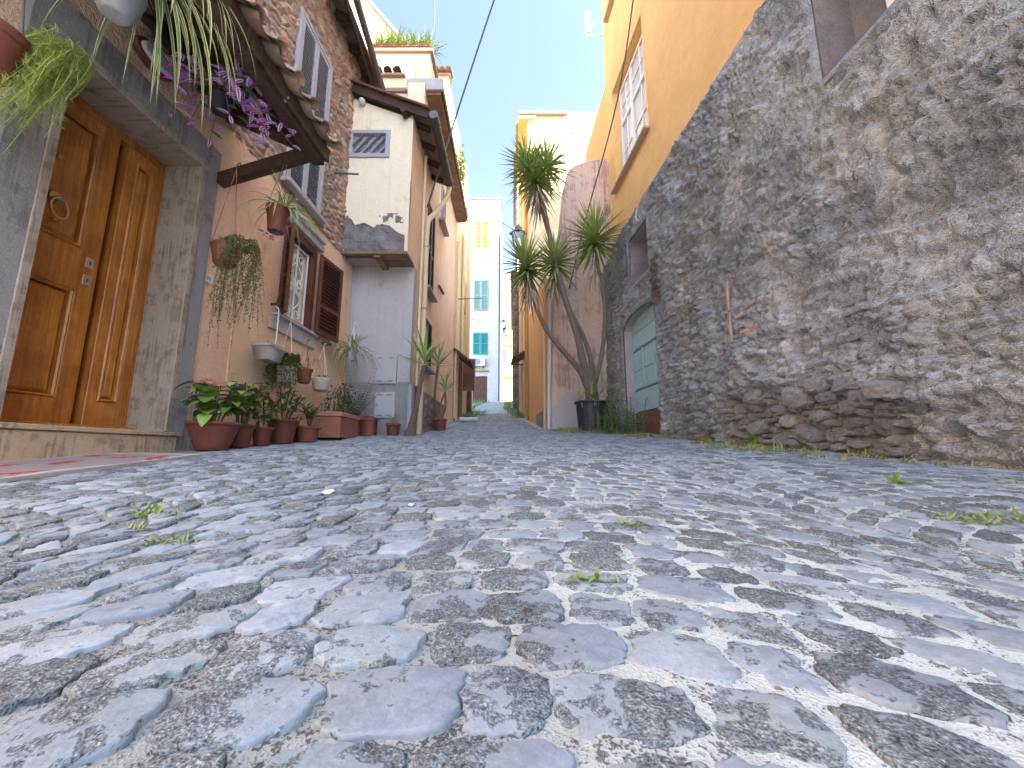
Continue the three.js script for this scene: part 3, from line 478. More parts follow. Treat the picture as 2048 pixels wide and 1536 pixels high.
  const lump = (w, h, d, seed) => { const q = new THREE.IcosahedronGeometry(1, 4), p = q.attributes.position; for (let i = 0; i < p.count; i++) { let x = p.getX(i), y = p.getY(i), z = p.getZ(i); const sq = (a) => Math.sign(a) * Math.pow(Math.abs(a), 0.7), k = 1 + 0.3 * fbm(x * 1.3 + seed, y * 1.3 + z * 0.7, seed, 2) + 0.2 * fbm(x * 4.3 + seed, y * 4.3 + z * 3.1, seed + 5, 3); p.setXYZ(i, sq(x) * w / 2 * k, sq(y) * h / 2 * k, sq(z) * d / 2 * k); } q.deleteAttribute('normal'); const o = q.index ? q.toNonIndexed() : q; o.computeVertexNormals(); return metric(o, seed, seed * 0.7); };
  cand.forEach(([D, y, w, h], i) => { const m = part(oldHouse, 'stone', lump(w * 1.04, h * 1.04, 0.2, i + 3), mat.stone[i % 4], [R_(D), y, outAt(D, y) - 0.012 + rr(-0.02, 0.02)], [rr(-0.12, 0.12), rr(-0.15, 0.15), rr(-0.28, 0.28)]); });
  // a few brick courses showing through
  for (let row = 0; row < 7; row++) for (let k = 0; k < 2; k++) { if (row === 3 && k === 1) continue; const D = 3.86 - k * 0.15 - (row % 2) * 0.05 + rr(-0.01, 0.01); part(oldHouse, 'brick', bx(-0.065 + rr(-0.01, 0.01), 0.06, -0.017, 0.017, -0.05, 0.012, 0.006), mat.brick[(row + k) % 3], [R_(D), 1.33 + row * 0.058, outAt(D, 1.33 + row * 0.058) + rr(-0.004, 0.010)], [0, 0, rr(-0.04, 0.04)]); }
  for (const [D, y] of [[2.6, 0.98], [2.66, 1.06], [2.58, 1.15], [2.64, 1.24], [3.9, 0.72], [3.88, 0.63], [2.95, 0.86], [3.35, 0.85]]) part(oldHouse, 'brick', bx(-0.09, 0.08, -0.016, 0.016, -0.05, 0.012, 0.006), mat.stone[(D * 100 | 0) % 4], [R_(D), y, outAt(D, y) + rr(-0.008, 0.004)], [0, 0, rr(-0.06, 0.06)]);
  part(oldHouse, 'wood_strip', merge([bx(-0.016, 0.016, 1.31, 1.62, 0, 0.02, 0.003), bx(-0.018, 0.014, 1.63, 1.95, -0.002, 0.018, 0.003)]), mat.paleWood, [R_(3.95), 0, outAt(3.95, 1.6) + 0.025], [0, 0, -0.01]);
}
// ---------------------------------------------------------------- left: peach house with the wooden door
const rotL = Math.PI / 2 - Math.atan(0.017);
const peach = thing('peach_house', 'peach plaster house with wooden front door, rubble stone upper storey and dark eaves', 'house', [-2.6, 0, 0], rotL);
// local axes: x = distance along the street, y up, z = out into the street
function louvre(parent, name, w, h, m, n, pos, rot, opts = {}) { // framed shutter leaf, hinge at x = 0
  const f = opts.f ?? 0.05, d = opts.d ?? 0.035, rails = [[0, f], [h - f, h], ...(opts.mid ? [[h * opts.mid - f / 2, h * opts.mid + f / 2]] : [])];
  const o = part(parent, name, merge([bx(0, f, 0, h, 0, d, 0.004), bx(w - f, w, 0, h, 0, d, 0.004), ...rails.map(([a, b]) => bx(f, w - f, a, b, 0.002, d - 0.002, 0.003))]), m, pos, rot);
  const sg = bx(f, w - f, -0.004, 0.004, -d * 0.62, d * 0.62), gaps = opts.mid ? [[f, h * opts.mid - f / 2], [h * opts.mid + f / 2, h - f]] : [[f, h - f]];
  for (const [a, b] of gaps) { const k = Math.max(3, Math.round(n * (b - a) / h)); for (let i = 0; i < k; i++) part(o, 'slat', sg, m, [0, lerp(a, b, (i + 0.5) / k), d / 2], [0.75, 0, 0]); }
  part(o, 'backing', bx(f, w - f, f, h - f, 0.0005, 0.002), m);
  return o;
}
{
  const dO = [1.95, 2.98, 0.36, 2.56], wO = [4.22, 4.80, 1.69, 2.70];
  part(peach, 'plaster_wall', holed([-6, 5.97, -0.7, 3.14], [[dO[0], dO[1], -0.6, dO[3]], wO], 0.26), mat.peach, null, null, 'peach roughcast plaster wall');
  part(peach, 'back_wall', bx(-6, 5.9, -0.7, 6.6, -4.4, -4.2), mat.inner); part(peach, 'end_wall', bx(-6.2, -6, -0.7, 6.6, -4.4, 0), mat.peach2);
  part(peach, 'floor_slab', bx(-6, 5.9, 2.9, 3.1, -4.2, -0.27), mat.inner);
  // rubble stone upper storey
  const sh = [4.04, 4.80, 3.22, 5.46], hole = (s, t) => boxSd(s, t, ...sh);
  part(peach, 'stone_wall', sheet([...range(-6, 2.1, 0.3), ...range(2.12, 5.97, 0.016)], range(3.1, 6.62, 0.016), (s, t) => {
    const wx = s * 7.0 + 0.5 * fbm(s * 5, t * 5, 91), wy = t * 11.5 + 0.5 * fbm(s * 5, t * 5, 92), [e, id, f1] = cell(wx, wy, 90), hd = hole(s, t);
    const z = (0.03 * sstep(0.0, 0.35, e) * (0.4 + 0.9 * id) + 0.012 * fbm(s * 22, t * 22, 93)) * sstep(0, 0.05, hd) - 0.005;
    const joint = sstep(0.16, 0.02, e), red = sstep(0.6, 0.95, hash3(Math.floor(id * 9999), 1, 1)), v = 0.8 + 0.5 * id;
    let r = v * (0.78 + 0.1 * red), g = v * (0.65 - 0.1 * red), b = v * (0.54 - 0.14 * red); r = lerp(r, 0.78, joint); g = lerp(g, 0.60, joint); b = lerp(b, 0.46, joint);
    return [s, t, z, r, g, b];
  }, hole), mat.rubble, null, null, 'tan rubble stone wall of the upper storey');
  part(peach, 'stone_backing', holed([-6, 5.97, 3.14, 6.62], [sh], 0.2).translate(0, 0, -0.05), mat.brokenp);
  // door surround: grey cement band, travertine lining
  part(peach, 'door_band', holed([[1.77, -0.3], [3.12, -0.3], [3.12, 2.76], [1.77, 2.76]], [[[1.955, -0.29], [1.955, 2.555], [2.975, 2.555], [2.975, -0.29]]], 0.045, 0.004).translate(0, 0, 0.045), mat.surround, null, null, 'grey cement band round the door');
  part(peach, 'door_jamb', bx(2.935, 2.985, 0.37, 2.555, -0.25, 0.052, 0.006), mat.travertine); part(peach, 'door_jamb', bx(1.945, 1.995, 0.37, 2.555, -0.25, 0.052, 0.006), mat.travertine);
  part(peach, 'door_lintel', bx(1.996, 2.934, 2.50, 2.56, -0.25, 0.052, 0.006), mat.travertine);
  part(peach, 'doorstep', bx(1.2, 3.02, -0.4, 0.335, -0.3, 0.075, 0.008), mat.step); part(peach, 'doorstep_slab', bx(1.2, 3.03, 0.337, 0.367, -0.3, 0.088, 0.006), mat.step);
  part(peach, 'door_sill', merge([bx(1.2, 2.60, 0.368, 0.395, -0.3, -0.17, 0.006), bx(2.606, 2.934, 0.368, 0.395, -0.3, -0.17, 0.006)]), mat.door);
  // panelled double door: wide leaf and narrow leaf
  const door = grp(peach, 'front_door', [0, 0, -0.25]);
  part(door, 'door_frame', merge([bx(1.9, 2.99, 2.44, 2.56, -0.06, 0.0), bx(2.915, 2.99, 0.39, 2.44, -0.06, 0.004)]), mat.doorGap);
  const leaf = (a, b, y0, y1, panels) => {
    const st = holed([a, b, y0, y1], panels, 0.045, 0.004); part(door, 'door_leaf', st, mat.door);
    for (const [pa, pb, qa, qb] of panels) {
      part(door, 'panel_moulding', holed([pa + 0.002, pb - 0.002, qa + 0.002, qb - 0.002], [[pa + 0.022, pb - 0.022, qa + 0.022, qb - 0.022]], 0.03, 0.008).translate(0, 0, 0.006), mat.door);
      const s = rectShape(pa + 0.028, pb - 0.028, qa + 0.028, qb - 0.028), g = new THREE.ExtrudeGeometry(s, { depth: 0.012, bevelEnabled: true, bevelSize: 0.02, bevelThickness: 0.014, bevelSegments: 1, bevelOffset: -0.02 }); g.translate(0, 0, -0.034); part(door, 'door_panel', metric(g, pa, qa), mat.doorPanel);
    }
  };
  leaf(1.9, 2.575, 0.396, 2.44, [[1.98, 2.45, 1.53, 2.36], [1.98, 2.46, 0.55, 1.25]]);
  leaf(2.64, 2.915, 0.396, 2.44, [[2.71, 2.85, 0.56, 2.36]]);
  part(door, 'meeting_stile', bx(2.53, 2.69, 0.38, 2.46, -0.16, -0.125), mat.doorGap); for (const [a, b] of [[2.53, 2.572], [2.643, 2.69]]) part(door, 'stile_cheek', bx(a, b, 0.38, 2.46, -0.124, -0.0505), mat.doorGap);
  for (const [a, b] of [[1.88, 2.528], [2.692, 2.93]]) part(door, 'back_board', bx(a, b, 0.38, 2.46, -0.064, -0.0545), mat.door);
  part(door, 'door_knocker', merge([flat(new THREE.TorusGeometry(0.062, 0.0085, 10, 32).rotateY(0.25).translate(2.27, 1.70, 0.03)), flat(new THREE.CylinderGeometry(0.034, 0.038, 0.014, 24).rotateX(Math.PI / 2).translate(2.255, 1.765, 0.007)), flat(new THREE.SphereGeometry(0.018, 14, 10).translate(2.262, 1.76, 0.026)), flat(new THREE.SphereGeometry(0.017, 14, 10).translate(2.27, 1.632, 0.012))]), mat.brass);
  part(door, 'peephole', merge([flat(new THREE.CylinderGeometry(0.013, 0.015, 0.012, 18).rotateX(Math.PI / 2).translate(2.24, 2.03, 0.003)), flat(new THREE.TorusGeometry(0.012, 0.003, 6, 18).translate(2.24, 2.03, 0.009))]), mat.brass);
  for (const y of [1.46, 1.34]) { const lp = part(door, 'lock_plate', merge([bx(2.49, 2.542, y - 0.035, y + 0.035, 0, 0.004, 0.0018), ...[[-0.02, 0.028], [0.02, 0.028], [-0.02, -0.028], [0.02, -0.028]].map(([a, b]) => flat(new THREE.SphereGeometry(0.004, 6, 4).translate(2.516 + a, y + b, 0.004)))]), mat.steel); part(door, 'keyhole', bx(2.512, 2.52, y - 0.012, y + 0.01, 0.003, 0.0055), mat.dark); }
  // doorbell plate, flush plaster meter door, rough cement patch
  part(peach, 'doorbell', merge([bx(3.14, 3.235, 1.615, 1.695, 0, 0.014, 0.004)]), mat.offwhite); part(peach, 'bell_button', bx(3.165, 3.21, 1.637, 1.672, 0.014, 0.019, 0.002), mat.steel);
  part(peach, 'meter_door', holed([3.53, 3.86, 0.84, 1.56], [], 0.012, 0.003).translate(0, 0, 0.014), mat.peach2); part(peach, 'meter_handle', bx(3.57, 3.63, 0.93, 0.945, 0.014, 0.03, 0.003), mat.peach2);
  part(peach, 'low_vent', merge([bx(3.2, 3.45, 0.24, 0.62, 0.001, 0.02, 0.006), bx(3.18, 3.62, 0.64, 0.70, 0.001, 0.025, 0.006)]), mat.concrete); part(peach, 'vent_grille', bx(3.33, 3.40, 0.34, 0.60, 0.02, 0.026), mat.iron);
  // window with white iron scrolls, brown louvred shutters, grey sill
  part(peach, 'window_casing', holed([4.16, 4.86, 1.68, 2.78], [[4.25, 4.77, 1.72, 2.68]], 0.06, 0.004).translate(0, 0, 0.02), mat.brownPaint);
  part(peach, 'window_frame', merge([holed([4.25, 4.77, 1.72, 2.68], [[4.30, 4.515, 1.78, 2.62], [4.525, 4.72, 1.78, 2.62]], 0.04).translate(0, 0, -0.07)]), mat.offwhite);
  part(peach, 'window_pane', bx(4.30, 4.72, 1.78, 2.62, -0.095, -0.09), mat.glass); part(peach, 'curtain', bx(4.27, 4.75, 1.74, 2.66, -0.16, -0.15), mat.curtain);
  const scroll = (cx, cy, r, sx, sy) => { const p = []; for (let i = 0; i <= 30; i++) { const a = i / 30 * 4.2 * Math.PI / 2 + 0.2, q = r * (1 - 0.82 * i / 34); p.push([cx + sx * q * Math.cos(a), cy + sy * q * Math.sin(a), -0.035]); } return tube(p, 0.0065, 40, 5); };
  const sc = []; for (const [y, s] of [[2.50, 1], [2.22, -1], [2.10, 1], [1.84, -1]]) for (const d of [-1, 1]) sc.push(scroll(4.51 + d * 0.085, y, 0.062, d, s)); for (const d of [-1, 1]) sc.push(tube([[4.51 + d * 0.02, 2.44, -0.035], [4.51 + d * 0.13, 2.3, -0.035], [4.51 + d * 0.03, 2.16, -0.035], [4.51 + d * 0.13, 2.02, -0.035], [4.51 + d * 0.02, 1.88, -0.035]], 0.0065, 30, 5));
  for (const x of [4.28, 4.51, 4.74]) sc.push(bx(x - 0.008, x + 0.008, 1.73, 2.67, -0.044, -0.028)); for (const y of [1.76, 2.16, 2.64]) sc.push(bx(4.26, 4.76, y - 0.007, y + 0.007, -0.042, -0.03));
  part(peach, 'iron_grille', merge(sc), mat.whitePaint);
  louvre(peach, 'window_shutter', 0.17, 1.02, mat.brownPaint, 22, [4.2, 1.685, 0.03], [0, -2.25, 0], { mid: 0.42, f: 0.035 });
  louvre(peach, 'window_shutter', 0.5, 1.04, mat.brownPaint, 22, [4.86, 1.69, 0.05], [0, -0.12, 0], { mid: 0.36 });
  part(peach, 'window_sill', merge([bx(4.04, 4.96, 1.50, 1.655, 0.002, 0.03, 0.006), bx(4.08, 4.93, 1.655, 1.685, 0.0, 0.075, 0.008)]), mat.greywall);
  part(peach, 'window_head', merge([bx(4.1, 4.95, 2.80, 2.88, 0.002, 0.06, 0.012), bx(4.12, 4.92, 2.882, 2.94, 0.002, 0.10, 0.015)]), mat.greywall);
  part(peach, 'shutter_catch', tube([[4.06, 1.76, 0.0], [4.0, 1.75, 0.1], [3.97, 1.8, 0.13]], 0.012, 12, 5), mat.iron); part(peach, 'shutter_catch', bx(5.18, 5.26, 1.63, 1.66, -0.01, 0.1, 0.004), mat.iron);
  // grey louvred shutters upstairs
  const u0 = 4.06, uw = 0.36;
  part(peach, 'upper_window_frame', holed([4.02, 4.82, 3.2, 5.48], [[4.07, 4.77, 3.24, 5.43]], 0.1, 0.004).translate(0, 0, 0.035), mat.greyPaint);
  louvre(peach, 'upper_shutter', 0.345, 2.18, mat.greyPaint, 46, [4.072, 3.245, -0.005], [0, 0, 0], { mid: 0.42 }); louvre(peach, 'upper_shutter', 0.345, 2.18, mat.greyPaint, 46, [4.421, 3.245, -0.004], [0, 0, 0], { mid: 0.42 });
  part(peach, 'upper_sill', bx(3.98, 4.86, 3.15, 3.2, 0.0, 0.10, 0.008), mat.concrete);
  // eaves: rafters, boards, gutter
  const ex = (x) => 0.27 - 0.075 * (x - 4.6); // the gutter runs slightly askew to the wall
  for (let i = 0; i < 9; i++) { const x = 5.75 - i * 0.47; part(peach, 'rafter', bar([x, 6.42, -0.1], [x, 6.26, ex(x) - 0.03], 0.075, 0.1), mat.darkWood); }
  for (let i = 0; i < 5; i++) { const t0 = i / 5, t1 = (i + 1) / 5 - 0.012, z0 = lerp(0.0, 0.30, t0), z1 = lerp(0.0, 0.30, t1); const g = holed([[1.6, z0], [6.02, z0], [6.02, z1 * (i === 4 ? 0.9 : 1)], [1.6, z1]], [], 0.02).rotateX(Math.PI / 2).rotateX(0.36).translate(0, 6.44, 0); part(peach, 'eaves_board', metric(g), mat.soffit); }
  part(peach, 'fascia', bar([1.6, 6.27, ex(1.6)], [6.04, 6.27, ex(6.04)], 0.03, 0.14), mat.darkWood);
  { const g = new THREE.CylinderGeometry(0.075, 0.075, 4.46, 14, 1, true, 0, Math.PI); g.rotateZ(Math.PI / 2).rotateX(-Math.PI / 2 + 3.14159).rotateY(0.072).translate(3.82, 6.34, ex(3.82) + 0.09); part(peach, 'gutter', flat(g), mat.gutter); }
  { const b = new THREE.BoxGeometry(12, 0.08, 5.4); b.rotateX(0.36).translate(0, 7.36, -2.3); part(peach, 'roof', metric(b), mat.tile[0]); }
  part(peach, 'iron_rod', bar([5.12, 4.1, -0.02], [5.12, 4.07, 0.36], 0.02), mat.iron);
}
// ---------------------------------------------------------------- canopy over the door
{
  const c = thing('porch_canopy', 'dark timber lean-to canopy with clay roof tiles over the wooden front door', 'canopy', [-2.6, 0, 0], rotL);
  const D0 = 0.5, D1 = 3.2, yW = 3.28, yE = 2.80, zE = 0.94;
  const ya = (z) => lerp(yW, yE, z / zE);
  for (let i = 0; i < 7; i++) { const x = 3.12 - i * 0.43; part(c, 'rafter', bar([x, ya(0.0) - 0.03, 0.0], [x, ya(0.9) - 0.03, 0.9], 0.07, 0.09), mat.darkWood); }
  for (let i = 0; i < 6; i++) { const z0 = 0.01 + i * 0.155, z1 = z0 + 0.148; const g = new THREE.BoxGeometry(D1 - D0, 0.018, 0.148); g.rotateX(Math.atan((yW - yE) / zE)).translate((D0 + D1) / 2, ya((z0 + z1) / 2) + 0.035, (z0 + z1) / 2); part(c, 'roof_board', metric(g), mat.darkWood); }
  part(c, 'eaves_beam', bx(D0, D1, 2.70, 2.80, zE - 0.14, zE - 0.04, 0.008), mat.darkWood); part(c, 'wall_plate', bx(D0, D1, yW - 0.14, yW - 0.02, 0.002, 0.08, 0.006), mat.darkWood);
  part(c, 'fascia', bx(D0, D1 + 0.02, 2.745, 2.865, zE - 0.038, zE - 0.012, 0.004), mat.oldWood);
  part(c, 'brace', bar([3.14, 2.52, 0.03], [3.14, 2.78, 0.82], 0.085, 0.1), mat.darkWood); part(c, 'brace', bar([0.9, 2.52, 0.03], [0.9, 2.78, 0.82], 0.085, 0.1), mat.darkWood);
  part(c, 'end_board', bar([3.19, 3.22, 0.01], [3.19, 2.79, 0.92], 0.025, 0.12), mat.oldWood);
  rnd = RNG(31);
  const tg = (r0, r1, L, flip) => { const g = new THREE.CylinderGeometry(r0, r1, L, 10, 1, true, 0, Math.PI); const h = new THREE.CylinderGeometry(r0 - 0.012, r1 - 0.012, L, 10, 1, true, 0, Math.PI); const pos = []; const e = []; for (let i = 0; i <= 10; i++) { const a = Math.PI * i / 10; e.push([Math.sin(a), Math.cos(a)]); } for (let i = 0; i < 10; i++) { const q = (k, r) => [e[k][0] * r, -L / 2, e[k][1] * r]; pos.push(...q(i, r1), ...q(i + 1, r1), ...q(i, r1 - 0.012), ...q(i + 1, r1), ...q(i + 1, r1 - 0.012), ...q(i, r1 - 0.012)); } const cap = new THREE.BufferGeometry(); cap.setAttribute('position', new THREE.Float32BufferAttribute(pos, 3)); const m = merge([g, h, cap]); m.rotateY(-Math.PI / 2).rotateX(-Math.PI / 2 + (flip ? Math.PI : 0)); return m; };
  // tile lies along z, arched side up (cover) or down (pan)
  const cover = tg(0.05, 0.064, 0.42, false), sl = Math.atan((yW - yE) / zE), pan = tg(0.092, 0.08, 0.42, true);
  for (let i = 0; i < 13; i++) for (let j = 0; j < 3; j++) {
    const x = 3.1 - i * 0.215 + rr(-0.012, 0.012), z = 0.86 - j * 0.34 + rr(-0.012, 0.03) * (j ? 0.4 : 1);
    const a = part(c, 'roof_tile', cover, mat.tile[Math.floor(rr(0, 4.99))], [x, ya(z) + 0.06, z], [sl, rr(-0.04, 0.04), 0]); a.scale.y = 0.75;
    const b = part(c, 'roof_tile', pan, mat.tile[Math.floor(rr(0, 4.99))], [x - 0.107, ya(z) + 0.092, z - 0.02], [sl, rr(-0.03, 0.03), 0]); b.scale.y = 0.5;
  }
}
// ---------------------------------------------------------------- left: cream house with the jettied bay
const creamHouse = thing('cream_house', 'cream and peach house with jettied bay over a grey wall, gutter and dark louvred shutters', 'house', [-1.54, 0, 0], Math.PI / 2);
// local axes: x = distance along the street, y up, z = out into the street (world x = z - 1.54)
{
  const H = creamHouse, XL = -1.0; // back edge of the bay against the peach house
  // grey ground-floor wall facing down the street, rough plinth
  part(H, 'grey_wall', bx(6.0, 6.2, 1.24, 3.14, XL - 0.1, -0.004), mat.greywall, null, null, 'grey cement wall below the bay');
  part(H, 'rough_plinth', sheet(range(-1.1, 0, 0.02), range(0, 1.26, 0.02), (s, t) => [5.985 - 0.02 - 0.014 * fbm(s * 14, t * 14, 5) - 0.02 * Math.abs(fbm(s * 7, t * 7, 6)), t, s]), mat.greyrough);
  part(H, 'corner_post', bx(5.95, 6.12, 0.2, 1.22, -0.01, 0.055, 0.012), mat.greyPaint);
  for (const [y0, y1, z0, z1] of [[1.23, 1.66, -0.52, -0.19], [0.72, 1.10, -0.49, -0.19]]) {
    const m = part(H, 'meter_box', bx(5.94, 5.99, y0, y1, z0, z1, 0.006), mat.meter); part(m, 'box_door', bx(5.93, 5.941, y0 + 0.025, y1 - 0.025, z0 + 0.025, z1 - 0.025, 0.003), mat.meter);
    for (const y of [y0 + 0.035, y1 - 0.045]) for (const z of [z0 + 0.05, z1 - 0.12]) part(m, 'hinge', bx(5.925, 5.931, y, y + 0.01, z, z + 0.07), mat.iron);
    part(m, 'lock', flat(new THREE.CylinderGeometry(0.009, 0.009, 0.012, 10).rotateZ(Math.PI / 2).translate(5.91, (y0 + y1) / 2, z0 + 0.04)), mat.iron);
  }
  // jettied bay: cream front, broken plaster at its foot, timber and brick soffit
  const by = (z) => lerp(5.36, 5.74, -z / 1.0);
  { const pts = [[0.0, 3.56], [0.0, by(0)], [-1.0, by(-1)], [-1.0, 3.70], [-0.86, 3.66], [-0.80, 3.56], [-0.66, 3.60], [-0.52, 3.52], [-0.40, 3.58], [-0.28, 3.55], [-0.16, 3.44], [-0.06, 3.40], [-0.03, 3.30]];
    const g = holed(pts.map(([z, y]) => [z, y]), [[-0.965, -0.36, 4.70, 5.13]], 0.05); g.rotateY(-Math.PI / 2); g.translate(5.55, 0, 0); part(H, 'bay_front', metric(g), mat.cream, null, null, 'cream plaster front of the bay');
    // exposed masonry under the broken plaster
    part(H, 'bay_masonry', sheet(range(-1.02, 0.0, 0.012), range(3.14, 3.75, 0.012), (s, t) => { const row = Math.floor(t * 7), [e, id] = cell(s * 4 + row * 0.37, t * 7, 8), jt = Math.min(Math.abs((t * 7) % 1 - 0.02), Math.abs(((s * 3.2 + row * 0.43) % 1 + 1) % 1 - 0.03)); const z = 5.585 - 0.012 * sstep(0, 0.12, jt) - 0.018 * fbm(s * 11, t * 11, 9) - 0.02 * sstep(0.1, 0.4, fbm(s * 3, t * 3, 10)); const v = 0.82 + 0.35 * fbm(s * 5, t * 5, 12), w = sstep(0.05, 0.25, fbm(s * 3 + 4, t * 4, 13)); return [z, t, s, v * (1 + 0.1 * w), v * (1 + 0.07 * w), v * (1 - 0.02 * w)]; }), bumpy([0.52, 0.52, 0.54], retile(rockCol, 0.9), retile(rockBump, 0.9), 0.01, { vertexColors: true }), null, null, 'bare grey masonry where the plaster has fallen');
    part(H, 'bay_back', bx(5.95, 6.3, 3.16, 5.3, -1.0, -0.06), mat.inner);
  }
  part(H, 'bay_side', bx(5.552, 6.6, 3.13, 5.42, -0.05, 0.0), mat.peach2);
  part(H, 'bay_beam', merge([bx(5.56, 6.0, 3.05, 3.14, -0.50, -0.40, 0.01), bx(5.53, 5.62, 3.09, 3.14, -1.0, 0.0, 0.01)]), mat.soffit);
  for (let i = 0; i < 4; i++) part(H, 'soffit_board', bx(5.62 + i * 0.096, 5.71 + i * 0.096, 3.10 + 0.004 * (i % 2), 3.135, -0.395, -0.005, 0.004), mat.soffit); part(H, 'soffit_brick', bx(5.72, 5.97, 3.10, 3.135, -0.98, -0.505, 0.006), mat.brick[0]);
  { const z0 = -0.965, z1 = -0.36; // barred window
    const w = part(H, 'barred_window', (() => { const g = holed([z0 - 0.02, z1 + 0.02, 4.68, 5.15], [[z0 + 0.05, z1 - 0.05, 4.745, 5.09]], 0.06, 0.004); g.rotateY(-Math.PI / 2); g.translate(5.525, 0, 0); return metric(g); })(), mat.greyPaint);
    for (let i = 0; i < 6; i++) { const zc = lerp(z0 - 0.05, z1 + 0.0, i / 5); const a = [5.545, 4.745, clamp(zc, z0 + 0.05, z1 - 0.05)], b = [5.545, 5.09, clamp(zc + 0.26, z0 + 0.05, z1 - 0.05)]; if (zc < z0 + 0.05) a[1] = lerp(4.745, 5.09, (z0 + 0.05 - zc) / 0.26); if (zc + 0.26 > z1 - 0.05) b[1] = lerp(4.745, 5.09, (z1 - 0.05 - zc) / 0.26); part(w, 'bar', taper(a, b, 0.014, 0.014, 8), mat.darkShutter); }
    part(w, 'pane', bx(5.585, 5.59, 4.74, 5.1, z0 + 0.03, z1 - 0.03), mat.glass); part(w, 'ledge', bx(5.57, 5.62, 4.745, 4.78, z0 + 0.04, z1 - 0.04), mat.whitePaint);
  }
  part(H, 'bay_lamp', merge([flat(new THREE.SphereGeometry(0.05, 14, 10).translate(5.49, 5.62, -0.80)), flat(new THREE.CylinderGeometry(0.03, 0.03, 0.05, 10).rotateZ(Math.PI / 2).translate(5.53, 5.62, -0.80))]), mat.greyPipe);
  // bay roof: verge board, tiles, rafters, gutter
  const ry = (z) => lerp(5.40, 5.80, -(z) / 1.0);
  part(H, 'verge_board', bar([5.47, ry(-1.0) + 0.05, -1.02], [5.47, ry(0.26) + 0.05, 0.26], 0.05, 0.13), mat.darkWood); part(H, 'verge_trim', bar([5.42, ry(-1.0) + 0.13, -1.0], [5.42, ry(0.26) + 0.13, 0.28], 0.06, 0.035), mat.oldWood);
  part(H, 'purlin_end', flat(new THREE.CylinderGeometry(0.045, 0.045, 0.14, 10).rotateZ(Math.PI / 2).translate(5.46, ry(-0.12) - 0.06, -0.12)), mat.darkWood);
  { const g = bar([5.45, ry(-1.02) + 0.10, -1.05], [5.45, ry(0.26) + 0.10, 0.26], 0.02, 0.02); const b = new THREE.BoxGeometry(1.75, 0.03, 1.36); b.rotateX(Math.atan(0.4)).translate(6.33, ry(-0.36) + 0.10, -0.36); part(H, 'bay_roof', metric(b), mat.tile[0]); }
  for (let i = 0; i < 4; i++) part(H, 'rafter', bar([5.75 + i * 0.42, ry(-0.2) + 0.05, -0.2], [5.75 + i * 0.42, ry(0.22) + 0.03, 0.22], 0.06, 0.08), mat.darkWood);
  { const gy = ry(0.3) + 0.03, g = new THREE.CylinderGeometry(0.07, 0.07, 1.75, 14, 1, true); g.rotateZ(Math.PI / 2).translate(6.28, gy, 0.34); const e = new THREE.CircleGeometry(0.07, 18).rotateY(-Math.PI / 2).translate(5.405, gy, 0.34); const gt = part(H, 'gutter', flat(g), mat.gutter); part(gt, 'gutter_end_cap', flat(e), mat.gutter); for (const x of [5.6, 6.3, 7.0]) part(gt, 'gutter_bracket', flat(new THREE.TorusGeometry(0.074, 0.008, 5, 16).rotateY(Math.PI / 2).translate(x, gy, 0.34)), mat.iron); }
  part(H, 'downpipe', tube([[7.05, 5.24, 0.34], [7.0, 5.0, 0.3], [6.75, 4.5, 0.13], [6.55, 4.25, 0.07], [6.5, 4.0, 0.06], [6.5, 3, 0.06], [6.48, 1.4, 0.06], [6.46, 0.5, 0.06]], 0.048, 60, 10), mat.pipe);
  part(H, 'downpipe', tube([[6.28, 5.3, 0.045], [6.28, 3, 0.04], [6.27, 1.25, 0.04]], 0.025, 20, 8), mat.pipe); for (const y of [1.6, 2.6, 3.7]) part(H, 'pipe_clip', bx(6.44, 6.54, y, y + 0.03, 0.0, 0.115, 0.006), mat.steel);
  // street facade
  const w1 = [6.72, 7.28, 3.1, 4.72], w2 = [6.62, 7.3, 1.7, 2.55], w3 = [8.0, 8.6, 5.1, 6.0];
  part(H, 'street_wall', holed([6.2, 10.3, 0.0, 6.7], [], 0.3).translate(0, 0, -0.004), mat.peach2, null, null, 'peach street facade');
  part(H, 'stone_plinth', sheet(range(6.25, 9.0, 0.03), range(0.2, 1.25, 0.03), (s, t) => { const [e, id] = cell(s * 5, t * 6, 18), v = 0.7 + 0.4 * id; return [s, t, 0.006 + 0.03 * sstep(0, 0.3, e) + 0.01 * fbm(s * 9, t * 9, 7), v * 0.62, v * 0.55, v * 0.5]; }), mat.rubble);
  const shut = (a, m, n, mid) => { const wd = (a[1] - a[0]) / 2 - 0.004; for (const k of [0, 1]) louvre(H, 'street_shutter', wd, a[3] - a[2], m, n, [a[0] + k * (wd + 0.008), a[2], 0.012], [0, 0, 0], { mid, f: 0.04 }); part(H, 'street_sill', bx(a[0] - 0.1, a[1] + 0.1, a[2] - 0.06, a[2] - 0.01, 0, 0.12, 0.008), mat.concrete); part(H, 'window_surround', holed([a[0] - 0.09, a[1] + 0.09, a[2] - 0.01, a[3] + 0.1], [[a[0] - 0.01, a[1] + 0.01, a[2] - 0.005, a[3] + 0.01]], 0.02).translate(0, 0, 0.018), mat.cream); };
  shut(w1, mat.darkShutter, 34, 0.45); shut(w2, mat.darkShutter, 20); shut([7.9, 8.4, 5.1, 5.95], mat.greyPaint, 18);
  for (const y of [3.95, 4.15]) part(H, 'shutter_hinge', bar([6.70, y, 0.02], [6.60, y - 0.03, 0.12], 0.02), mat.iron);
  part(H, 'wall_bar', bar([7.9, 3.62, 0.03], [8.35, 3.62, 0.05], 0.04), mat.oldWood);
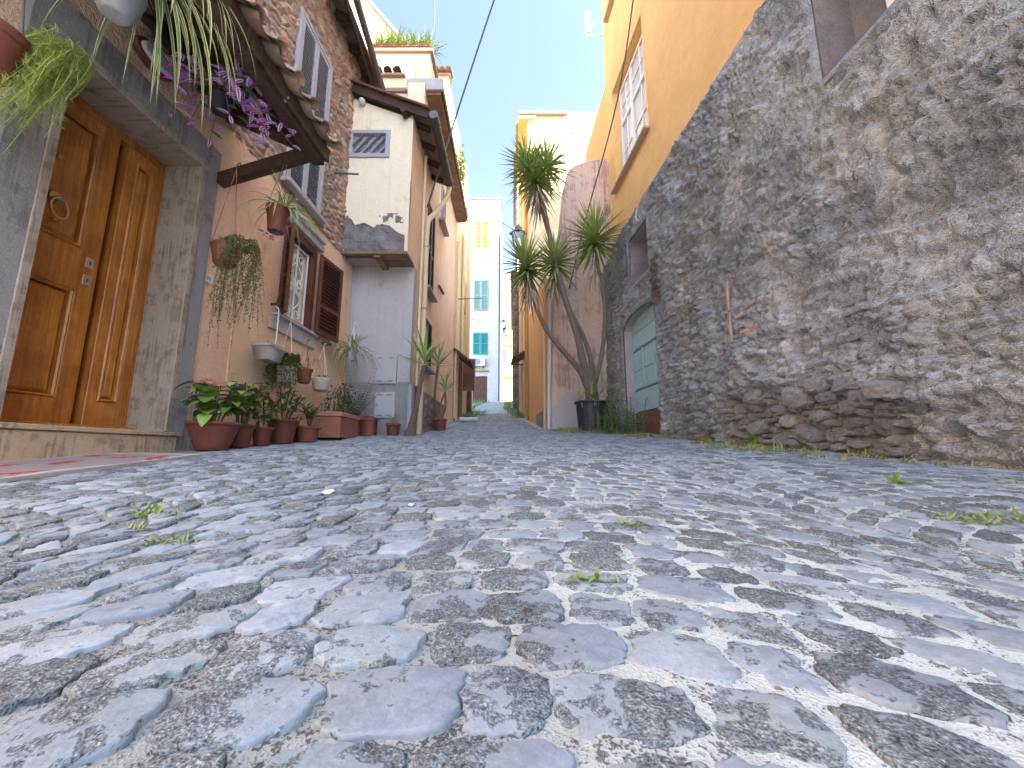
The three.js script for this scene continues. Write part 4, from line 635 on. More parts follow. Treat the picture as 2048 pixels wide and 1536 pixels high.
  // deep eaves of the main roof and the terrace wall above
  part(H, 'eaves_soffit', bx(6.3, 10.4, 6.55, 6.62, -0.3, 0.26), mat.soffit); part(H, 'eaves_fascia', bx(6.28, 10.4, 6.6, 6.78, 0.262, 0.30, 0.01), mat.oldWood); part(H, 'eaves_end', bx(6.24, 6.298, 6.6, 6.84, -0.35, 0.3, 0.01), mat.concrete);
  { const g = bx(6.3, 10.4, 6.63, 6.70, -1.5, 0.262); part(H, 'main_roof', g, mat.tile[2]); }
  part(H, 'gable_wall', bx(6.35, 6.55, 5.4, 6.95, -1.5, -0.1), mat.creamy); 
  rnd = RNG(14); for (let i = 0; i < 6; i++) part(H, 'ridge_tile', flat(new THREE.CylinderGeometry(0.075, 0.085, 0.4, 10, 1, true, 0, Math.PI).rotateZ(Math.PI / 2).rotateX(0)).translate(0, 0, 0), mat.tile[i % 5], [6.42, 7.0, -1.38 + i * 0.17], [0, 0, 0]);
  part(H, 'coping', bx(6.28, 6.62, 6.952, 7.0, -1.52, -0.40, 0.01), mat.tile[1]);
  part(H, 'terrace_wall', bx(7.0, 7.25, 6.6, 8.22, -1.4, -0.12), mat.creamy); part(H, 'terrace_wall', bx(7.25, 10.2, 6.72, 8.2, -0.3, -0.12), mat.peach2); part(H, 'terrace_coping', bx(6.94, 10.2, 8.22, 8.29, -1.45, -0.06, 0.012), mat.tile[1]);
  part(H, 'vent_pipe', tube([[6.28, 7.25, -0.2], [6.28, 7.1, -0.2], [6.3, 6.9, -0.18], [6.32, 6.2, -0.16], [6.34, 5.6, -0.16]], 0.035, 30, 8), mat.pipe);
  part(H, 'inner_body', bx(6.7, 10.2, 0, 6.5, -4.5, -0.32), mat.inner);
}
{ // sunlit yellow house that rises behind on the left
  const h = thing('yellow_gable_house', 'sunlit pale yellow house with slanting roof edge behind the dark eaves', 'house', [-3.1, 0, -8.4]);
  const g = holed([[-4.5, 0], [0.55, 0], [0.55, 9.9], [-0.65, 11.5], [-4.5, 12.9]], [], 0.3); part(h, 'gable_wall', g, mat.yellow); part(h, 'side_wall', bx(0.25, 0.55, 0, 9.9, -4, -0.302), mat.yellow);
  part(h, 'roof_edge', bar([0.6, 9.94, 0.06], [-0.68, 11.58, 0.06], 0.05, 0.07), mat.tile[2]); part(h, 'wall_wire', bar([-0.9, 9.9, 0.03], [0.5, 9.45, 0.03], 0.012), mat.cable);
}
{ // next house up the street, sunlit on its upper part, tiled verge
  const h = thing('peach_row_house', 'narrow peach house up the street, its upper wall bleached by sun, tiled verge on top', 'house', [-1.54, 0, 0], Math.PI / 2);
  part(h, 'street_wall', holed([10.32, 14.3, 0.5, 9.4], [[10.75, 11.35, 1.0, 2.7]], 0.3), mat.creamy); part(h, 'front_wall', bx(10.32, 10.6, 6.5, 9.4, -3, -0.302), mat.creamy); part(h, 'upper_wall', bx(11.9, 12.2, 9.4, 12.9, -1.6, -0.62), mat.yellow); part(h, 'upper_side', bx(12.2, 16, 9.4, 12.9, -0.8, -0.62), mat.yellow);
  for (let i = 0; i < 5; i++) part(h, 'verge_tile', flat(new THREE.CylinderGeometry(0.11, 0.12, 0.5, 10, 1, true, 0, Math.PI).rotateZ(Math.PI / 2)), mat.tile[i % 4], [11.9, 12.95, -1.45 + i * 0.21]);
  part(h, 'verge_bed', bx(11.8, 12.2, 12.9, 12.94, -1.65, -0.55), mat.tile[0]);
  part(h, 'body', bx(10.6, 14.2, 0, 9.2, -4, -0.31), mat.inner);
  part(h, 'street_door', bx(10.75, 11.35, 0.9, 2.7, -0.12, -0.06), mat.doorBrown); part(h, 'downpipe', tube([[11.6, 9.3, 0.06], [11.6, 5, 0.06], [11.6, 1.2, 0.06]], 0.05, 16, 8), mat.pipe); part(h, 'downpipe', tube([[10.42, 6.0, 0.05], [10.42, 3, 0.05], [10.42, 1.1, 0.05]], 0.03, 16, 8), mat.pipe);
  part(h, 'window', bx(11.9, 12.5, 4.6, 6.1, 0.002, 0.05, 0.01), mat.tanShutter); part(h, 'clothes_rod', bar([10.9, 4.5, 0], [10.95, 4.55, 0.7], 0.02), mat.iron);
  part(h, 'low_pillar', bx(13.6, 14.25, 0.8, 2.4, 0.002, 0.12, 0.02), mat.oldWood); part(h, 'dark_pillar', bx(11.45, 11.6, 0.8, 2.9, 0.01, 0.1, 0.02), mat.rust);
  // hood over the doorway: sloping board roof
  const hd = thing('door_hood', 'small brown sloping timber hood over the doorway up the street', 'door hood', [-1.54, 0, 0], Math.PI / 2);
  const q = (x, z) => [x, lerp(2.95, 2.62, z / 0.42), z]; for (let i = 0; i < 4; i++) { const z = 0.06 + i * 0.105; const b = new THREE.BoxGeometry(1.0, 0.02, 0.1); b.rotateX(Math.atan(0.33 / 0.42)).translate(10.85, lerp(2.95, 2.62, z / 0.42), z); part(hd, 'board', metric(b), mat.soffit); }
  part(hd, 'front_rail', bx(10.32, 11.38, 2.58, 2.64, 0.40, 0.45, 0.006), mat.oldWood); for (const x of [10.36, 11.34]) part(hd, 'bracket', bar([x, 2.92, 0.01], [x, 2.6, 0.42], 0.04, 0.06), mat.oldWood);
  // open shutter that stands out from the wall
  const s = thing('open_louvred_shutter', 'dark red louvred shutter standing open across the street below the teal window', 'shutter', [-1.5, 1.98, -11.7], 0);
  louvre(s, 'shutter_leaf', 0.42, 0.98, mat.brownShutter, 24, [0, 0, 0], [0, 0.05, 0], { f: 0.035 }); part(s, 'hinge_post', bx(-0.06, -0.005, -0.02, 1.0, -0.01, 0.03, 0.005), mat.whitePaint);
  const p = thing('broken_pipe', 'short pale drainpipe lying at the foot of the left wall', 'pipe', [-1.15, gnd(-1.15, 10.6) + 0.06, -10.6]); part(p, 'tube', flat(new THREE.CylinderGeometry(0.06, 0.06, 0.5, 12, 1, true).rotateZ(Math.PI / 2)), mat.greyPipe); p.rotation.y = 0.5; p.rotation.z = 0.03;
}
{ // white house closing the street
  const h = thing('white_house', 'tall white house closing the street, shuttered windows and stone edge strip', 'house', [0, 0, -30]);
  part(h, 'front_wall', holed([-3.45, -0.95, 3, 20.5], [[-2.96, -1.86, 3.2, 5.9]], 0.4), mat.white); part(h, 'side_wall', bx(-1.35, -0.95, 3, 20.5, -8, -0.402), mat.white); part(h, 'left_wall', bx(-9, -4.4, 3, 19.6, -6, -0.2), mat.creamy);
  part(h, 'stone_strip', sheet(range(-4.45, -3.44, 0.06), range(3, 20.4, 0.06), (s, t) => { const [e, id] = cell(s * 3, t * 4.2, 33), v = 0.75 + 0.4 * id; return [s, t, 0.02 + 0.05 * sstep(0, 0.3, e), v * 0.72, v * 0.56, v * 0.46]; }), mat.rubble);
  part(h, 'roof', bx(-4.6, -0.85, 20.5, 20.62, -8, 0.12), mat.tile[2]); part(h, 'house_door', bx(-2.96, -1.86, 3.2, 5.9, -0.2, -0.13), mat.doorBrown); for (let i = 0; i < 6; i++) part(h, 'door_plank', bx(-2.955 + i * 0.1834, -2.785 + i * 0.1834, 3.2, 5.89, -0.129, -0.09, 0.012), mat.doorBrown);
  for (const [y0, y1, m] of [[7.55, 9.28, mat.tealShutter], [11.05, 13.55, mat.greenShutter], [16.15, 18.6, mat.tanShutter]]) for (const k of [0, 1]) louvre(h, 'window_shutter', 0.57, y1 - y0, m, 20, [-2.99 + k * 0.585, y0, 0.004], [0, 0, 0], { f: 0.09, d: 0.06, mid: 0.5 });
  part(h, 'door_canopy', bx(-3.05, -1.75, 6.22, 6.32, 0, 0.25, 0.01), mat.tanShutter);
  const ac = part(h, 'air_conditioner', bx(-2.9, -2.02, 6.6, 7.25, 0.1, 0.45, 0.03), mat.whitePaint); part(ac, 'fan_grille', flat(new THREE.CylinderGeometry(0.24, 0.24, 0.02, 24).rotateX(Math.PI / 2).translate(-2.6, 6.92, 0.46)), mat.greyPaint); part(ac, 'bracket', merge([bx(-2.8, -2.75, 6.5, 6.6, 0, 0.45), bx(-2.2, -2.15, 6.5, 6.6, 0, 0.45)]), mat.iron);
  part(h, 'clothes_rack', merge([bar([-3.6, 10.1, 0.1], [-2.7, 10.1, 0.9], 0.04), bar([-2.5, 10.1, 0.1], [-2.5, 10.1, 0.9], 0.04), bar([-3.0, 10.1, 0.85], [-2.3, 10.1, 0.85], 0.03)]), mat.tanShutter); part(h, 'corner_pipe', tube([[-0.98, 20, 0.06], [-0.98, 12, 0.06], [-0.98, 4, 0.06]], 0.06, 12, 8), mat.gutter);
  const y = thing('far_yellow_house', 'pale yellow house with pink top storey at the far end of the alley', 'house', [0, 0, -48]);
  part(y, 'front_wall', bx(-6, 7, 4, 20, -3, 0), mat.yellowFar); part(y, 'top_storey', bx(-6, 7, 20.02, 22.6, -3, 0), mat.pink); part(y, 'cornice', bx(-6, 7, 13.2, 13.4, 0.001, 0.2), mat.creamy); part(y, 'cornice', bx(-6, 7, 9.2, 9.4, 0.001, 0.2), mat.creamy);
  for (const [yy, x] of [[14.6, -1.15], [10.9, -1.15], [14.6, 1.6]]) { const w = part(y, 'window', bx(x - 0.5, x + 0.5, yy, yy + 1.7, 0.001, 0.06, 0.01), mat.darkShutter); part(w, 'sill', bx(x - 0.6, x + 0.6, yy - 0.15, yy - 0.03, 0.0, 0.2, 0.01), mat.whitePaint); }
  const r = thing('dark_stone_house', 'shaded brown stone house on the right of the alley end', 'house', [0, 0, -26]);
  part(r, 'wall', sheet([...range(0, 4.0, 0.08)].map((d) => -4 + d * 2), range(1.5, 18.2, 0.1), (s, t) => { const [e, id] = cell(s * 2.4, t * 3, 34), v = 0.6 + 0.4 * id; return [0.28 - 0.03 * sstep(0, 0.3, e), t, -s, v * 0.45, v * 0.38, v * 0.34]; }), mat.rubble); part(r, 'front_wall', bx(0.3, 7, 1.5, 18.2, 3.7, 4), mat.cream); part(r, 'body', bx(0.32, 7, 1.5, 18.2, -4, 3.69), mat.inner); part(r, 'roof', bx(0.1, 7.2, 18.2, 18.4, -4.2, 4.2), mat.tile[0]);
}
// ---------------------------------------------------------------- right side beyond the old house
{
  const p = thing('pink_wall', 'weathered pink plaster garden wall with rounded top behind the tall yucca', 'wall', [0, 0, -8.1]);
  const pts = [[2.6, 0.2], [2.6, 6.72], [2.05, 6.72], [1.7, 6.66], [1.4, 6.55], [1.22, 6.35], [1.14, 6.0], [1.06, 5.3], [0.97, 4.5], [0.86, 2.8], [0.72, 0.2]];
  part(p, 'plaster_face', holed(pts, [], 0.35, 0.02), mat.pink); part(p, 'repair_patch', holed([[0.78, 0.4], [1.5, 0.4], [1.45, 1.0], [1.25, 1.45], [1.05, 1.4], [0.95, 1.2], [0.8, 1.1]], [], 0.006).translate(0, 0, 0.03), mat.greywall);
  part(p, 'downpipe', tube([[0.73, 0.5, 0.06], [0.745, 1.5, 0.06], [0.775, 2.6, 0.06], [0.80, 3.6, 0.06]], 0.04, 20, 8), mat.greyPipe); part(p, 'downpipe', tube([[0.655, 0.6, -0.05], [0.67, 2.6, -0.05], [0.68, 3.9, -0.05]], 0.022, 16, 6), mat.pipe);
  const k = 0.07, W = thing('orange_yard_wall', 'bright orange plaster wall along the street beyond the grey drainpipe', 'wall', [0.69, 0, -8.05], 0); W.rotation.y = -Math.atan(k) * -1;
  part(W, 'plaster_face', bx(0, 0.3, 0.2, 4.0, -2.95, -0.42), mat.orange2); part(W, 'front_face', bx(0.0, 0.28, 0.2, 4.0, -0.42, -0.36), mat.orange2); part(W, 'stone_patch', bx(-0.008, -0.001, 0.5, 1.1, -1.6, -0.5), mat.brokenp);
  const t = thing('cream_tower_house', 'tall cream and orange house on the right with bare stone side, arched door and lantern', 'house', [0, 0, -11]);
  const sx = (D) => 0.69 - k * (D - 8.05);
  part(t, 'front_wall', bx(0.5, 1.62, 0.8, 10.5, -0.3, 0), mat.creamy, null, null, 'cream plaster front'); part(t, 'quoin_strip', bx(1.62, 1.72, 0.8, 10.55, -0.3, 0.02, 0.01), mat.white); part(t, 'stone_front', sheet(range(1.72, 4.6, 0.03), range(3, 10.75, 0.03), (s, tt) => { const [e, id] = cell(s * 6 + 0.3 * fbm(s * 4, tt * 4, 3), tt * 8, 35), v = 0.75 + 0.35 * id; const top = lerp(10.5, 10.75, (s - 1.7) / 1.4); return [s, Math.min(tt, top), 0.03 * sstep(0, 0.3, e) - 0.02, v * 0.72, v * 0.68, v * 0.52]; }), mat.rubble, null, null, 'bare pale stone front');
  part(t, 'stone_backing', bx(1.72, 4.6, 0.8, 10.7, -0.3, -0.05), mat.brokenp); part(t, 'orange_gable', holed([[1.9, 0], [3.2, 0], [3.2, 9.9], [2.5, 9.9], [1.95, 8.0]], [], 0.2).translate(0, 0, 1.6), mat.orange2);
  const side = grp(t, 'street_side', [sx(11), 0, 0], [0, -(Math.PI / 2 - Math.atan(k)), 0]); // local x = towards the camera
  const arch = []; for (let i = 0; i <= 10; i++) { const a = Math.PI * i / 10; arch.push([-1.15 - 0.35 * Math.cos(a), 2.35 + 0.35 * Math.sin(a)]); }
  part(side, 'street_wall', holed([-2.9, 0, 0.7, 10.4], [[[-1.5, 0.72], ...arch, [-0.8, 0.72]]], 0.3), mat.orange2); part(side, 'arched_door', bx(-1.5, -0.8, 0.75, 2.75, -0.16, -0.1), mat.pink);
  for (const x of [-2.5, -1.9, -0.55, -0.2]) part(side, 'drain_line', tube([[x, 10, 0.04], [x, 5, 0.04], [x, 1.1, 0.04]], 0.03, 12, 6), x < -1 ? mat.pipe : mat.tanShutter);
  part(side, 'door_awning', merge([0, 1, 2, 3].map((i) => bx(-1.75, -0.6, 3.16 - i * 0.05, 3.18 - i * 0.05, i * 0.1, i * 0.1 + 0.11))), mat.soffit); part(side, 'awning_bracket', merge([bar([-1.7, 3.0, 0.0], [-1.7, 2.98, 0.4], 0.03), bar([-0.65, 3.0, 0], [-0.65, 2.98, 0.4], 0.03)]), mat.oldWood);
  part(t, 'eaves', merge([bx(-0.05 + 0.25, 0.72, 10.36, 10.44, -3, 0.1)]), mat.orange); part(t, 'roof', merge([bx(0.12, 4.7, 10.52, 10.62, -3.2, -0.31), bx(0.2, 1.72, 10.5, 10.6, -0.3, 0.12)]), mat.tile[3]); part(t, 'body', bx(0.75, 4.5, 0.6, 10.4, -3, -0.31), mat.inner);
}
function lantern(name, label, at, k, arm) { // four-sided street lantern on a wall bracket; arm = [dx, dz] to the wall
  const l = thing(name, label, 'street lamp', at); l.scale.setScalar(k);
  const fr = (y0, r0, y1, r1, w) => { const o = []; for (let i = 0; i < 4; i++) { const a = Math.PI / 4 + i * Math.PI / 2, b = a + Math.PI / 2; o.push(taper([r0 * Math.cos(a), y0, r0 * Math.sin(a)], [r1 * Math.cos(a), y1, r1 * Math.sin(a)], w, w, 5), taper([r0 * Math.cos(a), y0, r0 * Math.sin(a)], [r0 * Math.cos(b), y0, r0 * Math.sin(b)], w, w, 5), taper([r1 * Math.cos(a), y1, r1 * Math.sin(a)], [r1 * Math.cos(b), y1, r1 * Math.sin(b)], w, w, 5)); } return o; };
  part(l, 'frame', merge([...fr(0, 0.13, 0.42, 0.24, 0.012)]), mat.iron);
  part(l, 'cap', merge([flat(new THREE.CylinderGeometry(0.1, 0.27, 0.16, 4, 1, false).rotateY(0).translate(0, 0.51, 0)), flat(new THREE.CylinderGeometry(0.06, 0.1, 0.08, 8).translate(0, 0.63, 0)), flat(new THREE.ConeGeometry(0.03, 0.14, 8).translate(0, 0.73, 0))]), mat.iron);
  for (let i = 0; i < 4; i++) { const a = Math.PI / 4 + i * Math.PI / 2, b = a + Math.PI / 2, q = (r, y, t) => [r * Math.cos(t), y, r * Math.sin(t)]; const A = q(0.125, 0.01, a), B = q(0.125, 0.01, b), C = q(0.235, 0.41, b), D = q(0.235, 0.41, a); const g = new THREE.BufferGeometry(); g.setAttribute('position', new THREE.Float32BufferAttribute([...A, ...B, ...C, ...A, ...C, ...D], 3)); part(l, 'pane', flat(g), mat.glass); }
  part(l, 'bulb', flat(new THREE.SphereGeometry(0.045, 12, 10).translate(0, 0.2, 0)), mat.whitePaint); part(l, 'base', merge([flat(new THREE.CylinderGeometry(0.12, 0.05, 0.1, 8).translate(0, -0.055, 0)), taper([0, -0.1, 0], [0, -0.3, 0], 0.025, 0.025)]), mat.iron);
  part(l, 'bracket', merge([bar([0, -0.28, 0], [arm[0] / k, -0.28, arm[1] / k], 0.03), tube([[0, -0.3, 0], [arm[0] / k * 0.4, -0.42, arm[1] / k * 0.4], [arm[0] / k * 0.95, -0.75, arm[1] / k * 0.95]], 0.014, 20, 6)]), mat.iron); return l;
}
lantern('street_lantern', 'large wall lantern in front of the cream tower, above the yucca leaves', [0.17, 5.78, -10.4], 1.0, [0.40, -0.62]);
lantern('street_lantern', 'small far lantern beside the white house', [-0.42, 6.5, -20.0], 0.85, [0.72, -2.1]);

{ // the houses go on behind the viewer
  const b = thing('rear_house', 'plain plastered house behind the viewer', 'house', [0, 0, 14]); part(b, 'front_wall', bx(-14, 9, -2.4, 6.0, 0, 0.4), mat.creamy); part(b, 'roof', bx(-14, 9, 6.0, 6.2, -0.4, 5), mat.tile[1]); part(b, 'body', bx(-13.8, 8.8, -2.4, 5.9, 0.41, 5), mat.inner);
}

{ // shaded stone row house between the cream tower and the alley end
  const r = thing('stone_row_house', 'narrow shaded brown stone house front behind the cream tower, beside the far yellow house', 'house', [0, 0, -14.6]);
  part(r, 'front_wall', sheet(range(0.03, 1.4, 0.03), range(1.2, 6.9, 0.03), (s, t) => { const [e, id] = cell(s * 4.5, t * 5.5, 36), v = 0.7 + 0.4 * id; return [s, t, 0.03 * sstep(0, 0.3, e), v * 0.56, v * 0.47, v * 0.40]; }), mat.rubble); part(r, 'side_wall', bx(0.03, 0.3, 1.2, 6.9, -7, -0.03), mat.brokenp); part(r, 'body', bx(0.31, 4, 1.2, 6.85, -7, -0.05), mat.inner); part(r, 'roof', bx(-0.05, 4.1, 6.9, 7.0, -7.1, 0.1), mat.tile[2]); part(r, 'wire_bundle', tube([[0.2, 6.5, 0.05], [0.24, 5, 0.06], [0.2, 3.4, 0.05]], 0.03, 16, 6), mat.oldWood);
}
// ---------------------------------------------------------------- potted plants
const rim = (r0, r1, h, lip = 0.012, rimH = 0.028) => lathe([[0.001, 0.004], [r0 - 0.01, 0], [r0, 0.006], [lerp(r0, r1, 0.80), h - rimH - 0.004], [lerp(r0, r1, 0.86) + lip, h - rimH], [r1 + lip, h - 0.004], [r1 + lip - 0.004, h], [r1 - 0.008, h], [r1 - 0.014, h - 0.03], [0.001, h - 0.032]], 36);
const bowl = (r, h) => lathe([[0.001, 0.004], [r * 0.56, 0], [r * 0.6, 0.012], [r * 0.72, h * 0.3], [r * 0.84, h * 0.6], [r * 0.9, h * 0.78], [r * 0.915, h * 0.78], [r * 0.93, h * 0.88], [r * 1.0, h * 0.9], [r * 1.03, h * 0.95], [r * 1.01, h], [r * 0.92, h], [r * 0.88, h * 0.9], [0.001, h * 0.88]], 44);
const soilDisc = (r, y) => flat(new THREE.CircleGeometry(r, 24).rotateX(-Math.PI / 2).translate(0, y, 0));
function sqPot(w, d, h, top = 1.12) { const g = new THREE.CylinderGeometry(Math.SQRT1_2 * top, Math.SQRT1_2, h - 0.035, 4, 1).rotateY(Math.PI / 4); g.scale(w, 1, d).translate(0, (h - 0.035) / 2, 0); return merge([metric(g), bx(-w * top / 2 - 0.012, w * top / 2 + 0.012, h - 0.035, h, -d * top / 2 - 0.012, d * top / 2 + 0.012, 0.006)]); }
const dirOf = (az, el) => V(Math.cos(az) * Math.cos(el), Math.sin(el), Math.sin(az) * Math.cos(el));
function leafAt(parent, p, dir, len, w, droop, m, name = 'leaf') { return part(parent, name, blade(p, dir, len, w, droop, 6, 0.22, ovate), m); }
function flowers(parent, at, r, n, size, m) { const l = []; for (let i = 0; i < n; i++) { const c = at.clone().add(V(rr(-1, 1), rr(-0.6, 0.6), rr(-1, 1)).multiplyScalar(r)); for (let k = 0; k < 4; k++) { const a = k * Math.PI / 2 + rr(0, 1); l.push(blade(c, dirOf(a, rr(0.1, 0.8)), size, size * 0.9, 0.4, 3, 0.1, ovate)); } } return part(parent, 'flower', merge(l), m); }
function pottedAt(name, label, x, D, category = 'potted plant', group = 'pots along the peach wall') { return thing(name, label, category, [x, gnd(x, D), -D], 0, group); }
function shrub(parent, y, n, hgt, spread, leafLen, leafW, m1, m2, o = {}) { // woody stems, each leaf a part
  for (let i = 0; i < n; i++) {
    const az = i / n * 6.28 + rr(-0.4, 0.4), top = V(Math.cos(az) * spread * rr(0.4, 1), y + hgt * rr(0.55, 1.05), Math.sin(az) * spread * rr(0.4, 1)), base = V(Math.cos(az) * 0.03, y - 0.02, Math.sin(az) * 0.03), mid = base.clone().lerp(top, 0.5).add(V(0, 0.03, 0));
    part(parent, 'stem', tube([base, mid, top], 0.005, 8, 5), mat.stem);
    const k = o.leaves ?? 6; for (let j = 0; j < k; j++) { const t = lerp(0.35, 1, (j + 1) / k), p = t < 0.5 ? base.clone().lerp(mid, t * 2) : mid.clone().lerp(top, t * 2 - 1); leafAt(parent, p, dirOf(az + rr(-2.2, 2.2), rr(-0.3, 0.7)), leafLen * rr(0.7, 1.2), leafW * rr(0.8, 1.2), rr(0.3, 1.4), rnd() < 0.5 ? m1 : m2); }
    if (o.flower && i % (o.every ?? 2) === 0) flowers(parent, top, 0.028, o.fn ?? 7, 0.016, o.flower);
  }
}
rnd = RNG(200);
{ // big bowl with broad leaves and pink flowers
  let p = pottedAt('potted_begonia', 'wide terracotta bowl nearest the door with broad leaves and pink flowers', -2.2, 3.0); part(p, 'pot', bowl(0.17, 0.205), mat.terra); part(p, 'soil', soilDisc(0.15, 0.185), mat.soil);
  shrub(p, 0.19, 12, 0.30, 0.2, 0.14, 0.08, mat.leafG, mat.leafG2, { leaves: 7, flower: mat.flowerP, every: 3, fn: 9 });
  leafAt(p, V(0.03, 0.24, 0.12), V(0.5, 0.3, 1), 0.17, 0.085, 2.4, mat.leafG2);
  for (const [dx, dy] of [[-0.14, 0.50], [-0.09, 0.51], [-0.03, 0.49], [0.04, 0.48]]) { flowers(p, V(dx, dy, 0.03), 0.035, 12, 0.022, mat.flowerP); part(p, 'stem', tube([[dx * 0.4, 0.2, 0.02], [dx * 0.9, 0.36, 0.04], [dx, dy, 0.03]], 0.004, 8, 5), mat.stem); }
  p = pottedAt('potted_begonia', 'round terracotta pot beside the wide bowl, tall leafy stems leaning right', -2.24, 3.36); part(p, 'pot', rim(0.072, 0.098, 0.19), mat.terra); part(p, 'soil', soilDisc(0.09, 0.165), mat.soil);
  shrub(p, 0.17, 10, 0.38, 0.16, 0.11, 0.06, mat.leafG2, mat.leafG, { leaves: 8, flower: mat.flowerP, every: 4 });
  p = pottedAt('potted_begonia', 'smaller terracotta pot with bright red begonia flowers', -2.22, 3.62); part(p, 'pot', rim(0.058, 0.08, 0.165), mat.terra); part(p, 'soil', soilDisc(0.075, 0.14), mat.soil);
  shrub(p, 0.15, 9, 0.24, 0.15, 0.08, 0.045, mat.leafG, mat.leafG2, { leaves: 8, flower: mat.flowerR, every: 1, fn: 6 });
  p = pottedAt('potted_shrub', 'large round terracotta pot with bare twiggy stems and one red flower', -2.27, 4.02); part(p, 'pot', rim(0.10, 0.135, 0.235), mat.terra); part(p, 'soil', soilDisc(0.125, 0.21), mat.soil);
  shrub(p, 0.21, 15, 0.34, 0.2, 0.075, 0.034, mat.trail, mat.leafG, { leaves: 10 }); flowers(p, V(-0.11, 0.26, 0.08), 0.014, 6, 0.02, mat.flowerR);
  p = pottedAt('potted_dracaena', 'low terracotta pot with rosette of narrow dark glossy leaves', -2.15, 4.3); part(p, 'pot', rim(0.085, 0.11, 0.165), mat.terra2); part(p, 'soil', soilDisc(0.1, 0.14), mat.soil);
  for (let s = 0; s < 4; s++) { const b = V(rr(-0.05, 0.05), 0.14, rr(-0.05, 0.05)), t = b.clone().add(V(rr(-0.06, 0.06), rr(0.12, 0.22), rr(-0.06, 0.06))); part(p, 'stem', tube([b, t], 0.006, 4, 5), mat.stem); for (let i = 0; i < 12; i++) part(p, 'leaf', blade(t.clone().add(V(0, rr(-0.04, 0.01), 0)), dirOf(i * 2.4, rr(0.2, 1.2)), rr(0.13, 0.19), 0.024, rr(0.4, 1.0), 5), i % 3 ? mat.leafD : mat.leafG); }
  p = pottedAt('potted_seedling', 'small plain terracotta pot tucked behind the low dracaena pot', -2.36, 4.42); part(p, 'pot', rim(0.075, 0.095, 0.17), mat.terra); part(p, 'soil', soilDisc(0.08, 0.145), mat.soil); shrub(p, 0.15, 4, 0.14, 0.08, 0.05, 0.02, mat.trail2, mat.leafD);
  // ribbed rectangular planter
  p = pottedAt('ribbed_planter', 'long ribbed clay planter box with dry stalks, fern and red geranium', -2.18, 4.98); p.rotation.y = 0.05;
  const body = [bx(-0.18, 0.18, 0.0, 0.245, -0.30, 0.30, 0.006), bx(-0.205, 0.205, 0.246, 0.30, -0.325, 0.325, 0.008)]; part(p, 'pot', merge(body), mat.clay);
  for (let i = 0; i < 11; i++) part(p, 'rib', merge([bx(-0.19, 0.19, 0.012 + i * 0.0215, 0.024 + i * 0.0215, -0.31, 0.31, 0.003)]), mat.clay); part(p, 'soil', bx(-0.17, 0.17, 0.296, 0.302, -0.29, 0.29), mat.soil);
  for (let i = 0; i < 16; i++) { const a = V(rr(-0.12, 0.12), 0.29, rr(-0.2, 0.28)); part(p, 'dry_stalk', taper(a, a.clone().add(V(rr(-0.02, 0.02), rr(0.1, 0.2), rr(-0.02, 0.02))), 0.006, 0.004, 5), mat.yuccaDry); }
  { const l = []; for (let i = 0; i < 900; i++) { const a = V(rr(-0.16, 0.16), 0.30 + rr(0.02, 0.42) * rr(0.3, 1), rr(-0.32, 0.12)); l.push(blade(a, dirOf(rr(0, 6.28), rr(-0.2, 1)), rr(0.03, 0.055), rr(0.012, 0.02), 0.5, 3, 0.2, ovate)); } part(p, 'foliage', merge(l), mat.leafD); }
  flowers(p, V(0.05, 0.68, -0.12), 0.03, 12, 0.02, mat.flowerR); part(p, 'stem', tube([[0.04, 0.3, -0.12], [0.05, 0.5, -0.13], [0.05, 0.67, -0.12]], 0.004, 8, 5), mat.stem);
  for (let i = 0; i < 9; i++) part(p, 'leaf', blade([0.06, 0.55, -0.2], dirOf(rr(-1.2, 1.6), rr(0.2, 0.9)), rr(0.2, 0.32), 0.016, rr(1.4, 2.4), 7), mat.spider);
  p = pottedAt('potted_fern', 'tall terracotta pot with dark feathery fern by the grey wall', -2.2, 5.62); part(p, 'pot', rim(0.07, 0.095, 0.25), mat.terra2); part(p, 'soil', soilDisc(0.09, 0.225), mat.soil);
  { const l = []; for (let i = 0; i < 26; i++) { const az = rr(0, 6.28), d = dirOf(az, rr(0.6, 1.3)), c = new THREE.QuadraticBezierCurve3(V(0, 0.22, 0), V(0, 0.22, 0).addScaledVector(d, 0.34), V(Math.cos(az) * rr(0.16, 0.42), rr(0.5, 1.0), Math.sin(az) * 0.3)); for (let k = 2; k < 16; k++) { const q = c.getPoint(k / 16), tg = c.getTangent(k / 16), sd = V().crossVectors(tg, V(0, 1, 0)).normalize(); for (const s of [-1, 1]) l.push(blade(q, sd.clone().multiplyScalar(s).addScaledVector(tg, 0.5), 0.085 * (1 - k / 20), 0.015, 0.4, 3)); } } part(p, 'fronds', merge(l), mat.leafD); }
  p = pottedAt('square_pot', 'square bright terracotta pot with dark red leaves before the grey wall', -2.02, 5.72); part(p, 'pot', sqPot(0.17, 0.17, 0.24), mat.terra2); part(p, 'soil', bx(-0.085, 0.085, 0.235, 0.243, -0.085, 0.085), mat.soil);
  for (let i = 0; i < 22; i++) leafAt(p, V(rr(-0.06, 0.06), 0.24, rr(-0.06, 0.06)), dirOf(rr(0, 6.28), rr(0.2, 1)), 0.06, 0.035, 1, i % 3 ? mat.purpleBack : mat.flowerR);
  p = pottedAt('square_pot', 'small square terracotta pot with thin dry twigs under the lower meter box', -1.68, 5.75); part(p, 'pot', sqPot(0.13, 0.13, 0.17), mat.terra); part(p, 'soil', bx(-0.07, 0.07, 0.166, 0.173, -0.07, 0.07), mat.soil);
